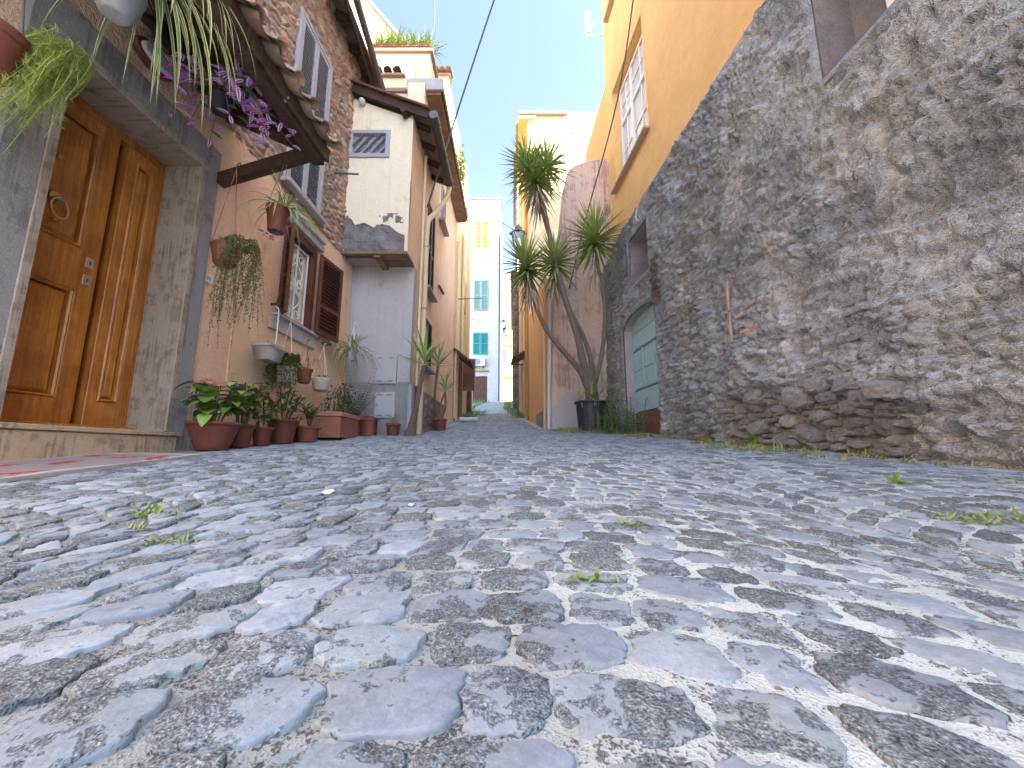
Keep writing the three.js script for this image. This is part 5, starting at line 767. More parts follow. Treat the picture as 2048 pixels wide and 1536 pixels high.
  { const l = []; for (let i = 0; i < 26; i++) { const a = V(rr(-0.05, 0.05), 0.165, rr(-0.05, 0.05)); l.push(taper(a, a.clone().add(V(rr(-0.07, 0.07), rr(0.06, 0.17), rr(-0.06, 0.06))), 0.003, 0.001, 4)); } part(p, 'twigs', merge(l), mat.trail); }
}
// ---------------------------------------------------------------- yuccas
function yuccaHead(parent, c, R, n, axis = V(0, 1, 0), dry = 20, w = 0.045) {
  const green = [], dead = []; const q = new THREE.Quaternion().setFromUnitVectors(V(0, 1, 0), axis.clone().normalize());
  for (let i = 0; i < n; i++) { const t = i / n, el = lerp(1.45, -0.75, Math.pow(t, 0.85)) + rr(-0.12, 0.12), d = dirOf(i * 2.39996 + rr(-0.2, 0.2), el).applyQuaternion(q); green.push(blade(c.clone().addScaledVector(axis, -0.28 * t * R).addScaledVector(d, 0.02), d, R * rr(0.82, 1.12), w, rr(0.05, 0.3) + 0.25 * t, 5, 0.3, (s) => Math.sin(Math.PI * Math.pow(0.18 + 0.82 * s, 0.62)) * 0.9 + 0.1 * (1 - s))); }
  for (let i = 0; i < dry; i++) { const d = dirOf(i * 2.4, rr(-1.1, -0.6)); dead.push(blade(c.clone().addScaledVector(axis, -0.3 * R - rr(0, 0.75) * R).add(V(rr(-0.03, 0.03), 0, rr(-0.03, 0.03))), d, R * rr(0.5, 0.9), w * 0.7, rr(1.2, 2.4), 5, 0.5)); }
  part(parent, 'crown', merge(green), mat.yucca); if (dry) part(parent, 'dead_leaves', merge(dead), mat.yuccaDry);
}
rnd = RNG(301);
{
  const y0 = gnd(1.38, 6.95), t = thing('tall_yucca', 'tall multi-stemmed yucca in a big dark tub before the pink wall', 'yucca', [1.38, y0, -6.95]);
  part(t, 'tub', lathe([[0.001, 0.01], [0.235, 0], [0.245, 0.02], [0.275, 0.47], [0.30, 0.475], [0.305, 0.51], [0.285, 0.515], [0.27, 0.46], [0.001, 0.45]], 36), mat.potBlack); part(t, 'soil', soilDisc(0.26, 0.455), mat.soil);
  // stems in local coordinates: x right, z towards the camera
  part(t, 'trunk', trunkGeo([[0, 0.4, 0], [0.0, 0.7, 0], [-0.02, 0.95, 0], [-0.06, 1.1, 0]], [0.13, 0.105, 0.09, 0.07], 12, 0.12), mat.bark);
  const limb = (pts, r, s) => part(t, 'limb', trunkGeo(pts, r, 9, 0.1, s), mat.bark);
  limb([[-0.05, 0.85, 0], [-0.14, 1.25, 0.02], [-0.24, 1.75, 0.02], [-0.42, 2.4, 0.0], [-0.6, 3.2, -0.05], [-0.74, 4.0, -0.05], [-0.9, 4.65, -0.05]], [0.075, 0.065, 0.057, 0.05, 0.045, 0.042, 0.042], 4);
  limb([[-0.06, 0.75, 0.02], [-0.2, 1.05, 0.06], [-0.45, 1.35, 0.1], [-0.7, 1.65, 0.12], [-0.92, 2.1, 0.1], [-1.05, 2.6, 0.08], [-1.12, 2.95, 0.06]], [0.062, 0.053, 0.046, 0.04, 0.036, 0.034, 0.034], 5);
  limb([[0.06, 0.85, 0], [0.17, 1.2, -0.02], [0.26, 1.7, -0.03], [0.29, 2.3, -0.04], [0.22, 2.9, -0.04], [0.18, 3.35, -0.02]], [0.05, 0.042, 0.037, 0.033, 0.03, 0.034], 6);
  limb([[0.03, 0.9, -0.05], [0.02, 1.3, -0.1], [-0.1, 1.75, -0.14], [-0.3, 2.2, -0.16], [-0.5, 2.8, -0.18], [-0.58, 3.1, -0.18]], [0.05, 0.042, 0.04, 0.035, 0.035, 0.035], 7);
  yuccaHead(t, V(-0.93, 4.92, -0.05), 0.68, 170, V(-0.1, 1, 0), 60, 0.042); yuccaHead(t, V(-1.10, 5.12, 0.0), 0.58, 90, V(-0.25, 1, 0), 0, 0.045); yuccaHead(t, V(-0.70, 5.10, 0), 0.58, 90, V(0.2, 1, 0), 0, 0.045);
  yuccaHead(t, V(-1.13, 3.05, 0.06), 0.62, 150, V(-0.15, 1, 0), 46, 0.046); yuccaHead(t, V(-0.58, 3.25, -0.18), 0.6, 130, V(0.05, 1, 0), 46, 0.044); yuccaHead(t, V(0.16, 3.62, -0.02), 0.68, 180, V(0, 1, 0.1), 16, 0.042);
  for (const [x, y, z, r] of [[0.2, 0.78, 0.12, 0.28], [-0.02, 0.62, 0.16, 0.24], [-0.22, 0.56, 0.14, 0.22]]) yuccaHead(t, V(x, y, z), r, 22, V(0, 1, 0), 0, 0.022);
  const s = thing('young_yucca', 'single-stemmed young yucca leaning from the base of the grey wall', 'yucca', [-1.42, gnd(-1.42, 5.72), -5.72]);
  part(s, 'trunk', trunkGeo([[-0.02, -0.02, 0], [0.02, 0.18, 0], [0.07, 0.45, 0.0], [0.11, 0.75, 0], [0.15, 1.0, 0]], [0.085, 0.045, 0.032, 0.03, 0.034], 10, 0.16), mat.bark);
  for (let i = 0; i < 15; i++) part(s, 'leaf', blade([0.15, 1.0 + 0.012 * i, 0], dirOf(i * 2.4, lerp(0.2, 1.25, i / 15)), rr(0.38, 0.52), 0.05, rr(0.05, 0.35), 6), mat.yucca);
  part(s, 'leaf', blade([0.14, 0.98, 0.02], V(-1, 0.42, 0.1), 0.5, 0.03, 0.05, 6), mat.yucca); part(s, 'leaf', blade([0.14, 0.96, 0.03], V(-1, 0.6, 0.2), 0.48, 0.03, 0.05, 6), mat.yucca);
  const p = thing('potted_yucca', 'two-stemmed yucca in a small red pot at the street corner', 'yucca', [-1.33, gnd(-1.33, 7.45), -7.45]); part(p, 'pot', sqPot(0.2, 0.17, 0.21), mat.terra); part(p, 'soil', bx(-0.11, 0.11, 0.2, 0.212, -0.09, 0.09), mat.soil);
  part(p, 'limb', trunkGeo([[-0.03, 0.19, 0], [-0.10, 0.5, 0], [-0.09, 0.9, 0], [-0.06, 1.2, 0]], [0.03, 0.025, 0.024, 0.026], 8), mat.bark); part(p, 'limb', trunkGeo([[0.03, 0.19, 0.02], [0.10, 0.42, 0.02], [0.09, 0.7, 0.02]], [0.024, 0.02, 0.022], 8), mat.bark);
  part(p, 'limb', trunkGeo([[0.0, 0.45, 0.02], [0.05, 0.6, 0.02], [0.09, 0.72, 0.02]], [0.016, 0.015, 0.015], 7), mat.bark);
  for (let i = 0; i < 18; i++) part(p, 'leaf', blade([-0.06, 1.18 + 0.008 * i, 0], dirOf(i * 2.4, lerp(0.2, 1.3, i / 18)), rr(0.34, 0.5), 0.04, rr(0.1, 0.4), 6), mat.yucca); for (let i = 0; i < 18; i++) part(p, 'leaf', blade([0.09, 0.70 + 0.008 * i, 0.02], dirOf(i * 2.4, lerp(0.1, 1.3, i / 18)), rr(0.3, 0.42), 0.036, rr(0.1, 0.5), 6), mat.yucca);
}
// ---------------------------------------------------------------- hanging pots
const cords = (g, r, y, top, m, n = 3, rad = 0.0025, off = V(0, 0, 0)) => { for (let i = 0; i < n; i++) { const a = i / n * 6.28 + 0.5; part(g, 'cord', taper([r * Math.cos(a), y, r * Math.sin(a)], [off.x, top, off.z], rad, rad, 5), m); } };
const hook = (g, y, m) => part(g, 'hook', tube([[0, y, 0], [0, y + 0.03, 0], [0.018, y + 0.05, 0], [0.026, y + 0.03, 0]], 0.004, 14, 5), m);
function hang(name, label, x, y, D, group = 'hanging flower pots') { return thing(name, label, 'hanging plant', [x, y, -D], 0, group); }
function trailer(parent, o) { // many thin strands hung with small leaves, joined into one part
  const l = [], st = []; for (let i = 0; i < o.n; i++) { const az = rr(0, 6.28), a = o.at.clone().add(V(Math.cos(az) * o.r0, rr(-0.02, 0.03), Math.sin(az) * o.r0)), L = o.len * rr(0.35, 1), b = a.clone().add(V(Math.cos(az) * o.out, o.up ?? 0.03, Math.sin(az) * o.out)).add(V(o.dx ?? 0, 0, 0)), e = b.clone().add(V(rr(-1, 1) * o.sway + (o.ex ?? 0), -L, rr(-1, 1) * o.sway)); const c = new THREE.CatmullRomCurve3([a, b, b.clone().lerp(e, 0.5).add(V(rr(-0.02, 0.02), 0, rr(-0.02, 0.02))), e]);
    st.push(flat(new THREE.TubeGeometry(c, 10, 0.0012, 3))); const k = Math.round((L + 0.1) * o.dens); for (let j = 0; j < k; j++) { const q = c.getPoint(rr(0.05, 1)); l.push(blade(q, dirOf(rr(0, 6.28), rr(-0.9, 0.6)), o.leaf * rr(0.6, 1.3), o.w, 0.3, 2, 0.2, ovate)); } }
  part(parent, 'foliage', merge(l), o.m); part(parent, 'strands', merge(st), o.ms ?? mat.stem);
}
function spiderPlant(parent, c, n, len, w = 0.016, bias = V(0, 0, 0)) { for (let i = 0; i < n; i++) { const d = dirOf(i * 2.4 + rr(-0.3, 0.3), rr(0.1, 1.2)).add(bias); part(parent, 'leaf', blade(c.clone().add(V(rr(-0.03, 0.03), 0, rr(-0.03, 0.03))), d, len * rr(0.6, 1.15), w * rr(0.75, 1.2), rr(1.6, 3.2), 9, 0.35), mat.spider); } }
rnd = RNG(402);
{
  let h = hang('hanging_bowl', 'brown hanging bowl with long thin trailing greenery under the canopy brace', -2.12, 1.575, 2.80); part(h, 'pot', lathe([[0.001, 0.004], [0.06, 0], [0.075, 0.02], [0.092, 0.11], [0.102, 0.135], [0.104, 0.155], [0.094, 0.155], [0.088, 0.13], [0.001, 0.12]], 30), mat.terra); part(h, 'soil', soilDisc(0.088, 0.13), mat.soil);
  cords(h, 0.098, 0.15, 0.80, mat.cord); hook(h, 0.80, mat.iron); trailer(h, { at: V(0.05, 0.14, 0), r0: 0.05, out: 0.05, n: 60, len: 0.66, dx: 0.06, sway: 0.08, dens: 130, leaf: 0.020, w: 0.011, m: mat.trail }); trailer(h, { at: V(0.02, 0.12, 0.03), r0: 0.04, out: 0.03, n: 6, len: 0.95, dx: 0.02, ex: 0.02, sway: 0.04, dens: 80, leaf: 0.018, w: 0.010, m: mat.trail });
  h = hang('hanging_spider_plant', 'dark red hanging pot with striped spider plant below the canopy corner', -1.97, 2.03, 3.12); part(h, 'pot', rim(0.062, 0.088, 0.215, 0.006, 0.03), mat.terra); part(h, 'soil', soilDisc(0.082, 0.19), mat.soil); cords(h, 0.085, 0.21, 0.70, mat.cord, 3, 0.0025, V(0.03, 0, 0)); spiderPlant(h, V(0.04, 0.2, 0), 46, 0.40, 0.015, V(0.55, 0, 0.1)); spiderPlant(h, V(-0.02, 0.2, 0), 8, 0.3, 0.013, V(-0.3, 0, 0));
  for (let i = 0; i < 14; i++) leafAt(h, V(rr(-0.1, 0.05), rr(-0.06, 0.02), rr(-0.03, 0.08)), dirOf(rr(0, 6.28), rr(-0.8, 0.3)), 0.05, 0.026, 0.6, mat.purpleBack);
  h = hang('hanging_trough', 'pale grey tapered pot hanging at the window sill end', -2.36, 1.09, 3.82); part(h, 'pot', sqPot(0.13, 0.2, 0.155, 1.3), mat.potGrey); part(h, 'soil', bx(-0.07, 0.07, 0.15, 0.157, -0.11, 0.11), mat.soil); part(h, 'hanger', tube([[0.06, 0.15, 0], [0.06, 0.45, 0], [0.05, 0.54, 0], [0.02, 0.55, 0]], 0.006, 20, 6), mat.cordWhite); for (let i = 0; i < 6; i++) leafAt(h, V(-0.02, 0.15, 0), dirOf(i, 0.9), 0.07, 0.02, 0.5, mat.purpleBack);
  h = hang('hanging_pot', 'white pot smothered in trailing green stems left of the window shutter', -2.34, 0.93, 4.12); part(h, 'pot', rim(0.07, 0.095, 0.16, 0.006), mat.potWhite); part(h, 'soil', soilDisc(0.088, 0.135), mat.soil); cords(h, 0.09, 0.155, 0.66, mat.cordWhite, 3, 0.003); hook(h, 0.66, mat.cordWhite);
  trailer(h, { at: V(-0.01, 0.2, 0.02), r0: 0.05, out: 0.07, up: 0.08, n: 80, len: 0.38, sway: 0.06, dens: 190, leaf: 0.03, w: 0.014, m: mat.trail2 }); trailer(h, { at: V(0.0, 0.14, 0.03), r0: 0.03, out: 0.02, n: 14, len: 0.6, sway: 0.04, dens: 130, leaf: 0.026, w: 0.012, m: mat.trail2 });
  h = hang('hanging_pot', 'small terracotta hanging pot with sparse twigs under the sill', -2.34, 0.985, 4.48); part(h, 'pot', rim(0.062, 0.084, 0.165, 0.006), mat.terra2); part(h, 'soil', soilDisc(0.08, 0.14), mat.soil); cords(h, 0.08, 0.16, 0.46, mat.cord, 3, 0.0025); hook(h, 0.46, mat.lampRed); trailer(h, { at: V(0, 0.17, 0), r0: 0.03, out: 0.1, up: 0.12, n: 14, len: 0.2, sway: 0.06, dens: 70, leaf: 0.02, w: 0.008, m: mat.trail });
  h = hang('hanging_pot', 'white round hanging pot with small green leaves on white cords', -2.33, 0.955, 4.87); part(h, 'pot', lathe([[0.001, 0.004], [0.07, 0], [0.085, 0.02], [0.105, 0.12], [0.115, 0.135], [0.117, 0.155], [0.106, 0.156], [0.1, 0.13], [0.001, 0.125]], 30), mat.potWhite); part(h, 'soil', soilDisc(0.1, 0.13), mat.soil); cords(h, 0.108, 0.15, 0.55, mat.cordWhite, 3, 0.003); hook(h, 0.55, mat.cordWhite); shrub(h, 0.13, 8, 0.08, 0.1, 0.035, 0.02, mat.leafG2, mat.leafG, { leaves: 4 });
  h = hang('hanging_spider_plant', 'small pale pot with spider plant hanging at the grey wall corner', -2.28, 1.5, 5.62); part(h, 'pot', rim(0.045, 0.06, 0.15, 0.005), mat.potBlue); part(h, 'soil', soilDisc(0.055, 0.125), mat.soil); cords(h, 0.058, 0.145, 0.52, mat.cordWhite, 3, 0.004); hook(h, 0.52, mat.cordWhite); spiderPlant(h, V(0, 0.14, 0), 70, 0.56, 0.016);
  spiderPlant(h, V(-0.03, 0.12, 0.05), 16, 0.6, 0.014, V(-0.4, -0.2, 0.1));
  // near the camera, top left
  h = hang('hanging_fern', 'dark red hanging pot with dense feathery light green fern trailing beside the door', -2.31, 1.86, 1.50); part(h, 'pot', rim(0.10, 0.135, 0.19, 0.008, 0.04), mat.terra); part(h, 'soil', soilDisc(0.128, 0.165), mat.soil); cords(h, 0.13, 0.185, 1.12, mat.iron, 3, 0.003);
  { const l = [], st = []; for (let i = 0; i < 170; i++) { const a = V(0.09 + rr(-0.04, 0.05), 0.18, -0.05 + rr(-0.05, 0.03)), b = a.clone().add(V(rr(0.0, 0.12), rr(0.02, 0.11), -rr(0.03, 0.15))), L = rr(0.03, 0.6) * rr(0.5, 1), e = b.clone().add(V(rr(-0.04, 0.04) - L * 0.12, -L, rr(-0.04, 0.02) + L * 0.22)); const c = new THREE.CatmullRomCurve3([a, b, b.clone().lerp(e, 0.5).add(V(rr(-0.02, 0.02), 0, rr(-0.02, 0.02))), e]); st.push(flat(new THREE.TubeGeometry(c, 8, 0.0012, 3))); const k = Math.round(24 + L * 170); for (let j = 0; j < k; j++) { const q = c.getPoint(rr(0.1, 1)); l.push(blade(q, dirOf(rr(0, 6.28), rr(-0.5, 0.7)), rr(0.016, 0.034), 0.0036, 0.4, 2, 0.2)); } } part(h, 'foliage', merge(l), mat.fern); part(h, 'strands', merge(st), mat.fern); }
  h = hang('hanging_pot', 'pale blue-white glazed pot hanging high in front of the door lintel', -2.2, 2.60, 1.87); part(h, 'pot', lathe([[0.001, 0.004], [0.05, 0], [0.07, 0.01], [0.1, 0.08], [0.112, 0.16], [0.118, 0.17], [0.118, 0.19], [0.106, 0.19], [0.1, 0.16], [0.001, 0.15]], 30), mat.potBlue); part(h, 'soil', soilDisc(0.1, 0.155), mat.soil); cords(h, 0.11, 0.18, 0.50, mat.cordWhite); spiderPlant(h, V(0, 0.18, 0), 16, 0.3, 0.014);
  h = hang('hanging_spider_plant', 'large striped spider plant cascading from under the dark canopy', -1.98, 2.79, 1.86); part(h, 'pot', rim(0.08, 0.1, 0.1, 0.006), mat.terra); part(h, 'soil', soilDisc(0.09, 0.075), mat.soil); cords(h, 0.1, 0.095, 0.13, mat.cord); for (let i = 0; i < 64; i++) part(h, 'leaf', blade(V(rr(-0.05, 0.09), 0.09, rr(-0.06, 0.06)), dirOf(i * 2.4, rr(-0.1, 0.5)).add(V(0.3, 0, 0)), rr(0.45, 0.86), rr(0.018, 0.028), rr(2.6, 4.2), 11, 0.35), mat.spider);
  // purple wandering plant
  h = hang('hanging_purple_plant', 'straggling purple-leaved trailing plant in a dark pot under the canopy', -2.22, 2.76, 2.68); part(h, 'pot', rim(0.06, 0.085, 0.13, 0.006), mat.potBlack); part(h, 'soil', soilDisc(0.078, 0.105), mat.soil); cords(h, 0.08, 0.125, 0.36, mat.cord);
  for (let i = 0; i < 42; i++) {
    const az = -0.25 + rr(-1.1, 1.0), out = i < 26 ? rr(0.2, 0.6) : rr(0.05, 0.25), dx = i < 30 ? out : -out * 0.9, drop = rr(-0.2, 0.5), a = V(rr(-0.06, 0.08), 0.16, rr(-0.06, 0.06)), b = V(dx * 0.45, 0.2 - rr(0, 0.1), rr(-0.12, 0.2)), e = V(dx, 0.12 - drop, b.z + rr(-0.12, 0.16)), c = new THREE.CatmullRomCurve3([a, b, e]);
    part(h, 'stem', flat(new THREE.TubeGeometry(c, 10, 0.0028, 5)), mat.stemP);
    for (let j = 0; j < 7; j++) { const q = c.getPoint(lerp(0.45, 1, j / 6)), sh = rnd(); leafAt(h, q, dirOf(rr(0, 6.28), rr(-0.4, 0.8)), rr(0.065, 0.105), rr(0.026, 0.038), rr(0.1, 0.9), sh < 0.55 ? mat.purple : sh < 0.85 ? mat.purpleBack : mat.leafD); }
  }
}
// ---------------------------------------------------------------- small things
{
  const l = thing('wall_lamp', 'oval bulkhead lamp with dark red rim above the door band', 'wall lamp', [-2.6, 0, 0], rotL);
  const ov = (rx, ry, d, z) => { const s = new THREE.Shape(); s.absellipse(0, 0, rx, ry, 0, 2 * Math.PI); const g = new THREE.ExtrudeGeometry(s, { depth: d, bevelEnabled: true, bevelSize: 0.01, bevelThickness: 0.012, bevelSegments: 2, curveSegments: 28 }); return flat(g.translate(2.44, 2.96, z)); };
  part(l, 'rim', ov(0.145, 0.075, 0.03, 0.012), mat.lampRed); part(l, 'lens', ov(0.115, 0.05, 0.02, 0.05), mat.frost); for (let i = -2; i <= 2; i++) part(l, 'rib', bx(2.44 - 0.11, 2.44 + 0.11, 2.958 + i * 0.018, 2.963 + i * 0.018, 0.078, 0.087, 0.002), mat.potGrey);
}
{ // door mat with a woven border and red leaves
  const m = thing('door_mat', 'worn grey door mat with red leaf pattern on the cobbles before the step', 'mat', [0, 0, 0]);
  const P = [[-2.52, 1.30], [-2.50, 2.62], [-1.86, 2.46], [-1.78, 1.42]]; const s = new THREE.Shape(P.map((p) => new THREE.Vector2(...p)));
  const cv = document.createElement('canvas'); cv.width = cv.height = 512; const c = cv.getContext('2d'); c.fillStyle = '#8d8789'; c.fillRect(0, 0, 512, 512); const r = RNG(9); for (let i = 0; i < 9000; i++) { const v = 90 + 90 * r(); c.fillStyle = `rgba(${v},${v - 4},${v},0.35)`; c.fillRect(r() * 512, r() * 512, 2, 5); } c.strokeStyle = '#c9c2c2'; c.lineWidth = 14; c.strokeRect(26, 26, 460, 460); c.fillStyle = '#a02a34'; for (const [x, y, a] of [[90, 120, 0.5], [120, 300, 2], [110, 420, 1], [300, 440, 0.3], [400, 400, 2.2], [430, 140, 1], [290, 90, 2.6], [240, 260, 0.7]]) { for (let k = -2; k <= 2; k++) { c.save(); c.translate(x, y); c.rotate(a + k * 0.5); c.beginPath(); c.ellipse(0, -34, 9, 34, 0, 0, 6.3); c.fill(); c.restore(); } } for (let i = 0; i < 3000; i++) { c.fillStyle = 'rgba(140,134,136,0.4)'; c.fillRect(r() * 512, r() * 512, 3, 3); }
  const tx = new THREE.CanvasTexture(cv); tx.colorSpace = THREE.SRGBColorSpace;
  const n = 14, pos = [], uv = [], idx = []; for (let j = 0; j <= n; j++) for (let i = 0; i <= n; i++) { const u = i / n, v = j / n, x = lerp(lerp(P[0][0], P[3][0], u), lerp(P[1][0], P[2][0], u), v), D = lerp(lerp(P[0][1], P[3][1], u), lerp(P[1][1], P[2][1], u), v); pos.push(x, gnd(x, D) + 0.013 + 0.004 * vn(x * 6, D * 6, 4), -D); uv.push(u, v); }
  for (let j = 0; j < n; j++) for (let i = 0; i < n; i++) { const a = j * (n + 1) + i; idx.push(a, a + 1, a + n + 1, a + 1, a + n + 2, a + n + 1); }
  const g = new THREE.BufferGeometry(); g.setAttribute('position', new THREE.Float32BufferAttribute(pos, 3)); g.setAttribute('uv', new THREE.Float32BufferAttribute(uv, 2)); g.setIndex(idx); g.computeVertexNormals(); part(m, 'mat_face', g, M([1, 1, 1], { map: tx, bumpMap: retile(plasterBump, 0.15), bumpScale: 0.002 }));
  const e = []; for (let k = 0; k < 4; k++) { const A = P[k], B = P[(k + 1) % 4]; for (let i = 0; i < 12; i++) { const f = (t) => { const x = lerp(A[0], B[0], t), D = lerp(A[1], B[1], t); return [x, gnd(x, D) + 0.007, -D]; }; e.push(bar(f(i / 12), f((i + 1) / 12), 0.016, 0.016)); } } part(m, 'mat_edge', merge(e), mat.concrete);
}
// overhead cables
const cable = (label, pts, r) => { const m = new THREE.Mesh(tube(pts, r, 40, 6), mat.cable); m.name = numbered('overhead_cable'); m.userData = { label, category: 'cable' }; scene.add(shadows(m)); };
cable('thick dark cable rising from the left shutter across the sky', [[-1.5, 4.5, -6.55], [-0.75, 6.9, -6.2], [0.05, 9.2, -5.75], [1.0, 11.9, -5.2], [2.2, 12.4, -4.8]], 0.016);
cable('thin black cable running down across the orange wall to the pink wall', [[2.06, 8.6, -4.9], [1.92, 6.6, -6.3], [1.5, 4.9, -7.6], [1.2, 3.6, -8.05]], 0.013);
cable('thin cable crossing the street in front of the white house top', [[-1.28, 5.9, -8.6], [-0.3, 6.2, -9.8], [0.5, 6.3, -10.95]], 0.009);
cable('straight cable rising from the planted terrace into the sky', [[-1.62, 8.3, -7.1], [-1.60, 9.6, -6.9], [-1.55, 11.5, -6.7], [2.2, 12.45, -4.2]], 0.012);
// terrace plants and wall creeper
{
  rnd = RNG(510);
  const t = thing('terrace_planter', 'long terracotta trough of bushy yellow-green plants on the terrace edge', 'planter', [-2.25, 8.29, -7.1]); part(t, 'trough', sqPot(1.1, 0.18, 0.14, 1.06), mat.terra2);
  const l = []; for (let i = 0; i < 800; i++) l.push(blade(V(rr(-0.6, 0.62), 0.12, rr(-0.1, 0.1)), dirOf(rr(0, 6.28), rr(0.3, 1.5)), rr(0.08, 0.5), 0.018, rr(0.2, 1.2), 4)); part(t, 'foliage', merge(l), mat.grass);
  const c = thing('wall_creeper', 'small yellow-green creeper on the sunlit wall top up the street', 'creeper', [-1.5, 8.4, -10.5]); const q = []; for (let i = 0; i < 300; i++) q.push(blade(V(rr(-0.05, 0.12), rr(-0.6, 0.5), rr(-0.5, 0.3)), dirOf(rr(0, 6.28), rr(-0.5, 1)), rr(0.05, 0.1), 0.05, 0.5, 3, 0.2, ovate)); part(c, 'foliage', merge(q), mat.grass); part(c, 'stem', tube([[0.02, -0.8, 0], [0.03, 0, 0], [0.04, 0.4, 0]], 0.01, 8, 5), mat.stem);
}
// weeds
const tuft = (x, D, n, h, sp) => { const l = []; const y = gnd(x, D) - 0.008; for (let i = 0; i < n; i++) l.push(blade([x + rr(-sp, sp), y, -(D + rr(-sp, sp) * 0.6)], dirOf(rr(0, 6.28), rr(0.35, 1.4)), h * rr(0.5, 1.1), h * 0.09 + 0.0015, rr(0.3, 1.6), 4)); return l; };
const broad = (x, D, n, h, sp) => { const l = []; const y = gnd(x, D) - 0.004; for (let i = 0; i < n; i++) l.push(blade([x + rr(-sp, sp), y + rr(0, h * 0.4), -(D + rr(-sp, sp) * 0.6)], dirOf(rr(0, 6.28), rr(-0.1, 0.9)), h * rr(0.4, 0.9), h * 0.28, rr(0.2, 1.0), 3, 0.2, ovate)); return l; };
{
  rnd = RNG(620);
  const w = (name, label, geo, m) => { const o = new THREE.Mesh(merge(geo), m); o.name = numbered(name); o.userData = { label, category: 'weed' }; scene.add(shadows(o)); };
  w('weed_rosette', 'lone small green weed among the pale foreground cobbles', [...broad(0.105, 0.592, 26, 0.028, 0.018), ...broad(0.135, 0.590, 10, 0.016, 0.012)], mat.leafG2);
  w('weed_tuft', 'largest grass tuft in the dark left joints, nearest the door', [...tuft(-0.84, 0.98, 40, 0.05, 0.03), ...broad(-0.79, 0.97, 24, 0.02, 0.03)], mat.grass);
  w('weed_tuft', 'yellowish round tuft left of the grass patch in the left foreground', [...tuft(-0.755, 0.855, 46, 0.03, 0.018), ...broad(-0.75, 0.85, 20, 0.014, 0.02)], mat.grass2);
  w('weed_tuft', 'mossy weed along a slanting joint in the left foreground', [...broad(-0.64, 0.775, 46, 0.016, 0.03), ...tuft(-0.61, 0.78, 26, 0.026, 0.03)], mat.grass);
  w('weed_tuft', 'feathery weed beside the tilted dark cobble right of centre', [...broad(0.265, 0.91, 50, 0.018, 0.024), ...tuft(0.255, 0.93, 20, 0.03, 0.02)], mat.grass);
  w('weed_tuft', 'upright green weed with long leaves near the right wall', tuft(1.37, 1.47, 24, 0.075, 0.02), mat.leafG2);
  w('weed_tuft', 'wide green weed patch at the right edge of the street', [...broad(1.05, 0.95, 150, 0.022, 0.08), ...tuft(1.12, 0.96, 40, 0.04, 0.06)], mat.grass);
  w('leafy_weed', 'small upright leafy weed at the foot of the bare stones', broad(2.2, 3.72, 26, 0.16, 0.05), mat.leafG2);
  // tall leafy weeds beside the tub
  const stalk = (x, D, h) => { const l = [], y = gnd(x, D), dx = rr(-0.12, 0.12), dz = rr(-0.08, 0.08); l.push(tube([[x, y, -D], [x + dx * 0.5, y + h * 0.6, -D + dz * 0.5], [x + dx, y + h, -D + dz]], 0.004, 6, 4)); const k = Math.round(h * 60); for (let j = 0; j < k; j++) { const t = lerp(0.1, 1, j / k); l.push(blade([x + dx * t, y + h * t, -D + dz * t], dirOf(j * 2.4, rr(0.0, 0.7)), rr(0.06, 0.12), 0.014, rr(0.6, 1.6), 4)); } return l; };
  const a = []; for (let i = 0; i < 64; i++) a.push(...stalk(rr(1.3, 2.0), rr(6.1, 6.62), rr(0.2, 0.72) * (rnd() < 0.4 ? 1.0 : 0.7))); w('tall_weeds', 'tall leafy weeds growing in front of the dark tub and teal door', a, mat.trail2);
  // ground cover that nobody could count
  const g = [], g2 = [];
  for (let i = 0; i < 1100; i++) { const D = rr(1.2, 6.9), x = wallR(D) - 0.12 - Math.pow(rnd(), 1.7) * (D < 3.4 ? 0.62 : 0.4), k = fbm(D * 1.6, x * 2, 9); if (k < 0.0) continue; (rnd() < 0.6 ? g : g2).push(...(rnd() < 0.5 ? tuft(x, D, 7, rr(0.03, 0.085), 0.035) : broad(x, D, 9, rr(0.02, 0.045), 0.035))); }
  for (let i = 0; i < 240; i++) { const D = rr(6.2, 8.0), x = rr(0.75, 1.95); (rnd() < 0.5 ? g : g2).push(...tuft(x, D, 8, rr(0.05, 0.13), 0.05)); }
  for (let i = 0; i < 200; i++) { const D = rr(12, 15), x = (rnd() < 0.45 ? wallL(D) + rr(0.05, 0.7) * rnd() : wallR(D) - rr(0.02, 0.4) * rnd()); g.push(...tuft(x, D, 6, rr(0.08, 0.25), 0.06)); }
  for (let i = 0; i < 160; i++) { const D = rr(15, 29), x = (rnd() < 0.6 ? rr(-3.3, -1.7) : rr(-0.3, 0.2)); g.push(...tuft(x, D, 6, rr(0.15, 0.45), 0.12)); }
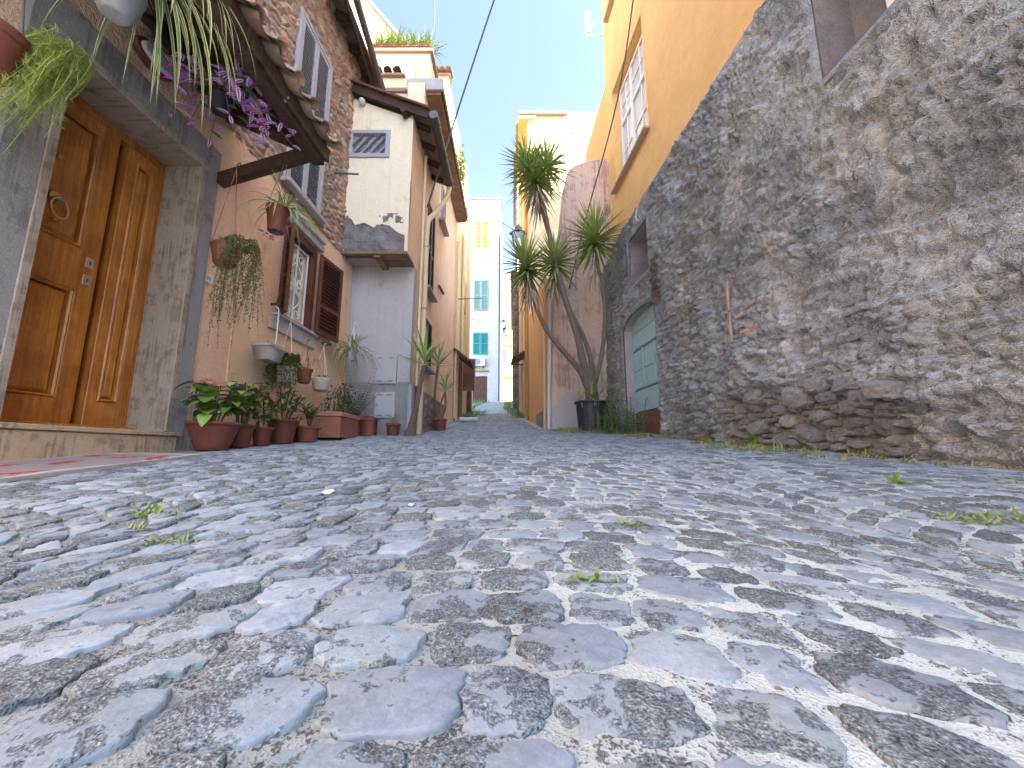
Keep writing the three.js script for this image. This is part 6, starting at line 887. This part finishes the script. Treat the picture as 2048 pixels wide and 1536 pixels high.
  for (let i = 0; i < 300; i++) { const D = rr(0.6, 7.5), x = rr(wallL(D) + 0.15, 0.6); if (vn(x * 1.4, D * 1.4, 22) < 0.35) continue; (rnd() < 0.5 ? g : g2).push(...(rnd() < 0.4 ? tuft(x, D, 7, rr(0.015, 0.035), 0.018) : broad(x, D, 14, rr(0.009, 0.02), 0.024))); }
  for (const [l, m, nm] of [[g, mat.grass, 'green weeds sprouting from the joints and along the walls'], [g2, mat.grass2, 'dry yellowish grass along the walls and joints']]) { const o = new THREE.Mesh(merge(l), m); o.name = numbered('ground_weeds'); o.userData = { label: nm, category: 'weeds', kind: 'stuff' }; scene.add(shadows(o)); }
  // grit, leaf litter and scraps lying on the stones
  const lit = (x, D, len, wd, m, label, name) => { const o = new THREE.Mesh(blade([x, gnd(x, D) + 0.005, -D], [rr(-1, 1), 0.12, rr(-1, 1)], len, wd, 0.5, 4, 0.3, ovate), m); o.name = numbered(name); o.userData = { label, category: 'litter' }; scene.add(shadows(o)); };
  lit(0.012, 0.49, 0.018, 0.006, mat.rust, 'tiny dry red leaf right of centre, the farther of two', 'dry_leaf'); lit(0.008, 0.44, 0.014, 0.005, mat.rust, 'tiny dry red leaf just below the other one in the centre foreground', 'dry_leaf'); lit(0.21, 0.36, 0.008, 0.007, mat.brick[0], 'tiny brown crumb by the big tilted cobble, lower right', 'dry_leaf');
  const sc = (x, D, s, label) => { const q = new THREE.PlaneGeometry(s, s * 0.7, 4, 4), p = q.attributes.position; for (let i = 0; i < p.count; i++) p.setZ(i, s * 0.2 * vn(i * 0.9, x * 9, 1)); q.computeVertexNormals(); q.rotateX(-1.2); const o = new THREE.Mesh(flat(q), mat.curtain); o.name = numbered('paper_scrap'); o.position.set(x, gnd(x, D) + s * 0.16, -D); o.userData = { label, category: 'litter' }; scene.add(shadows(o)); };
  sc(-0.56, 1.27, 0.034, 'crumpled white paper scrap on the left half of the street'); sc(-0.27, 1.12, 0.014, 'small white paper scrap near the street centre');
}
renderer.render(scene, camera);
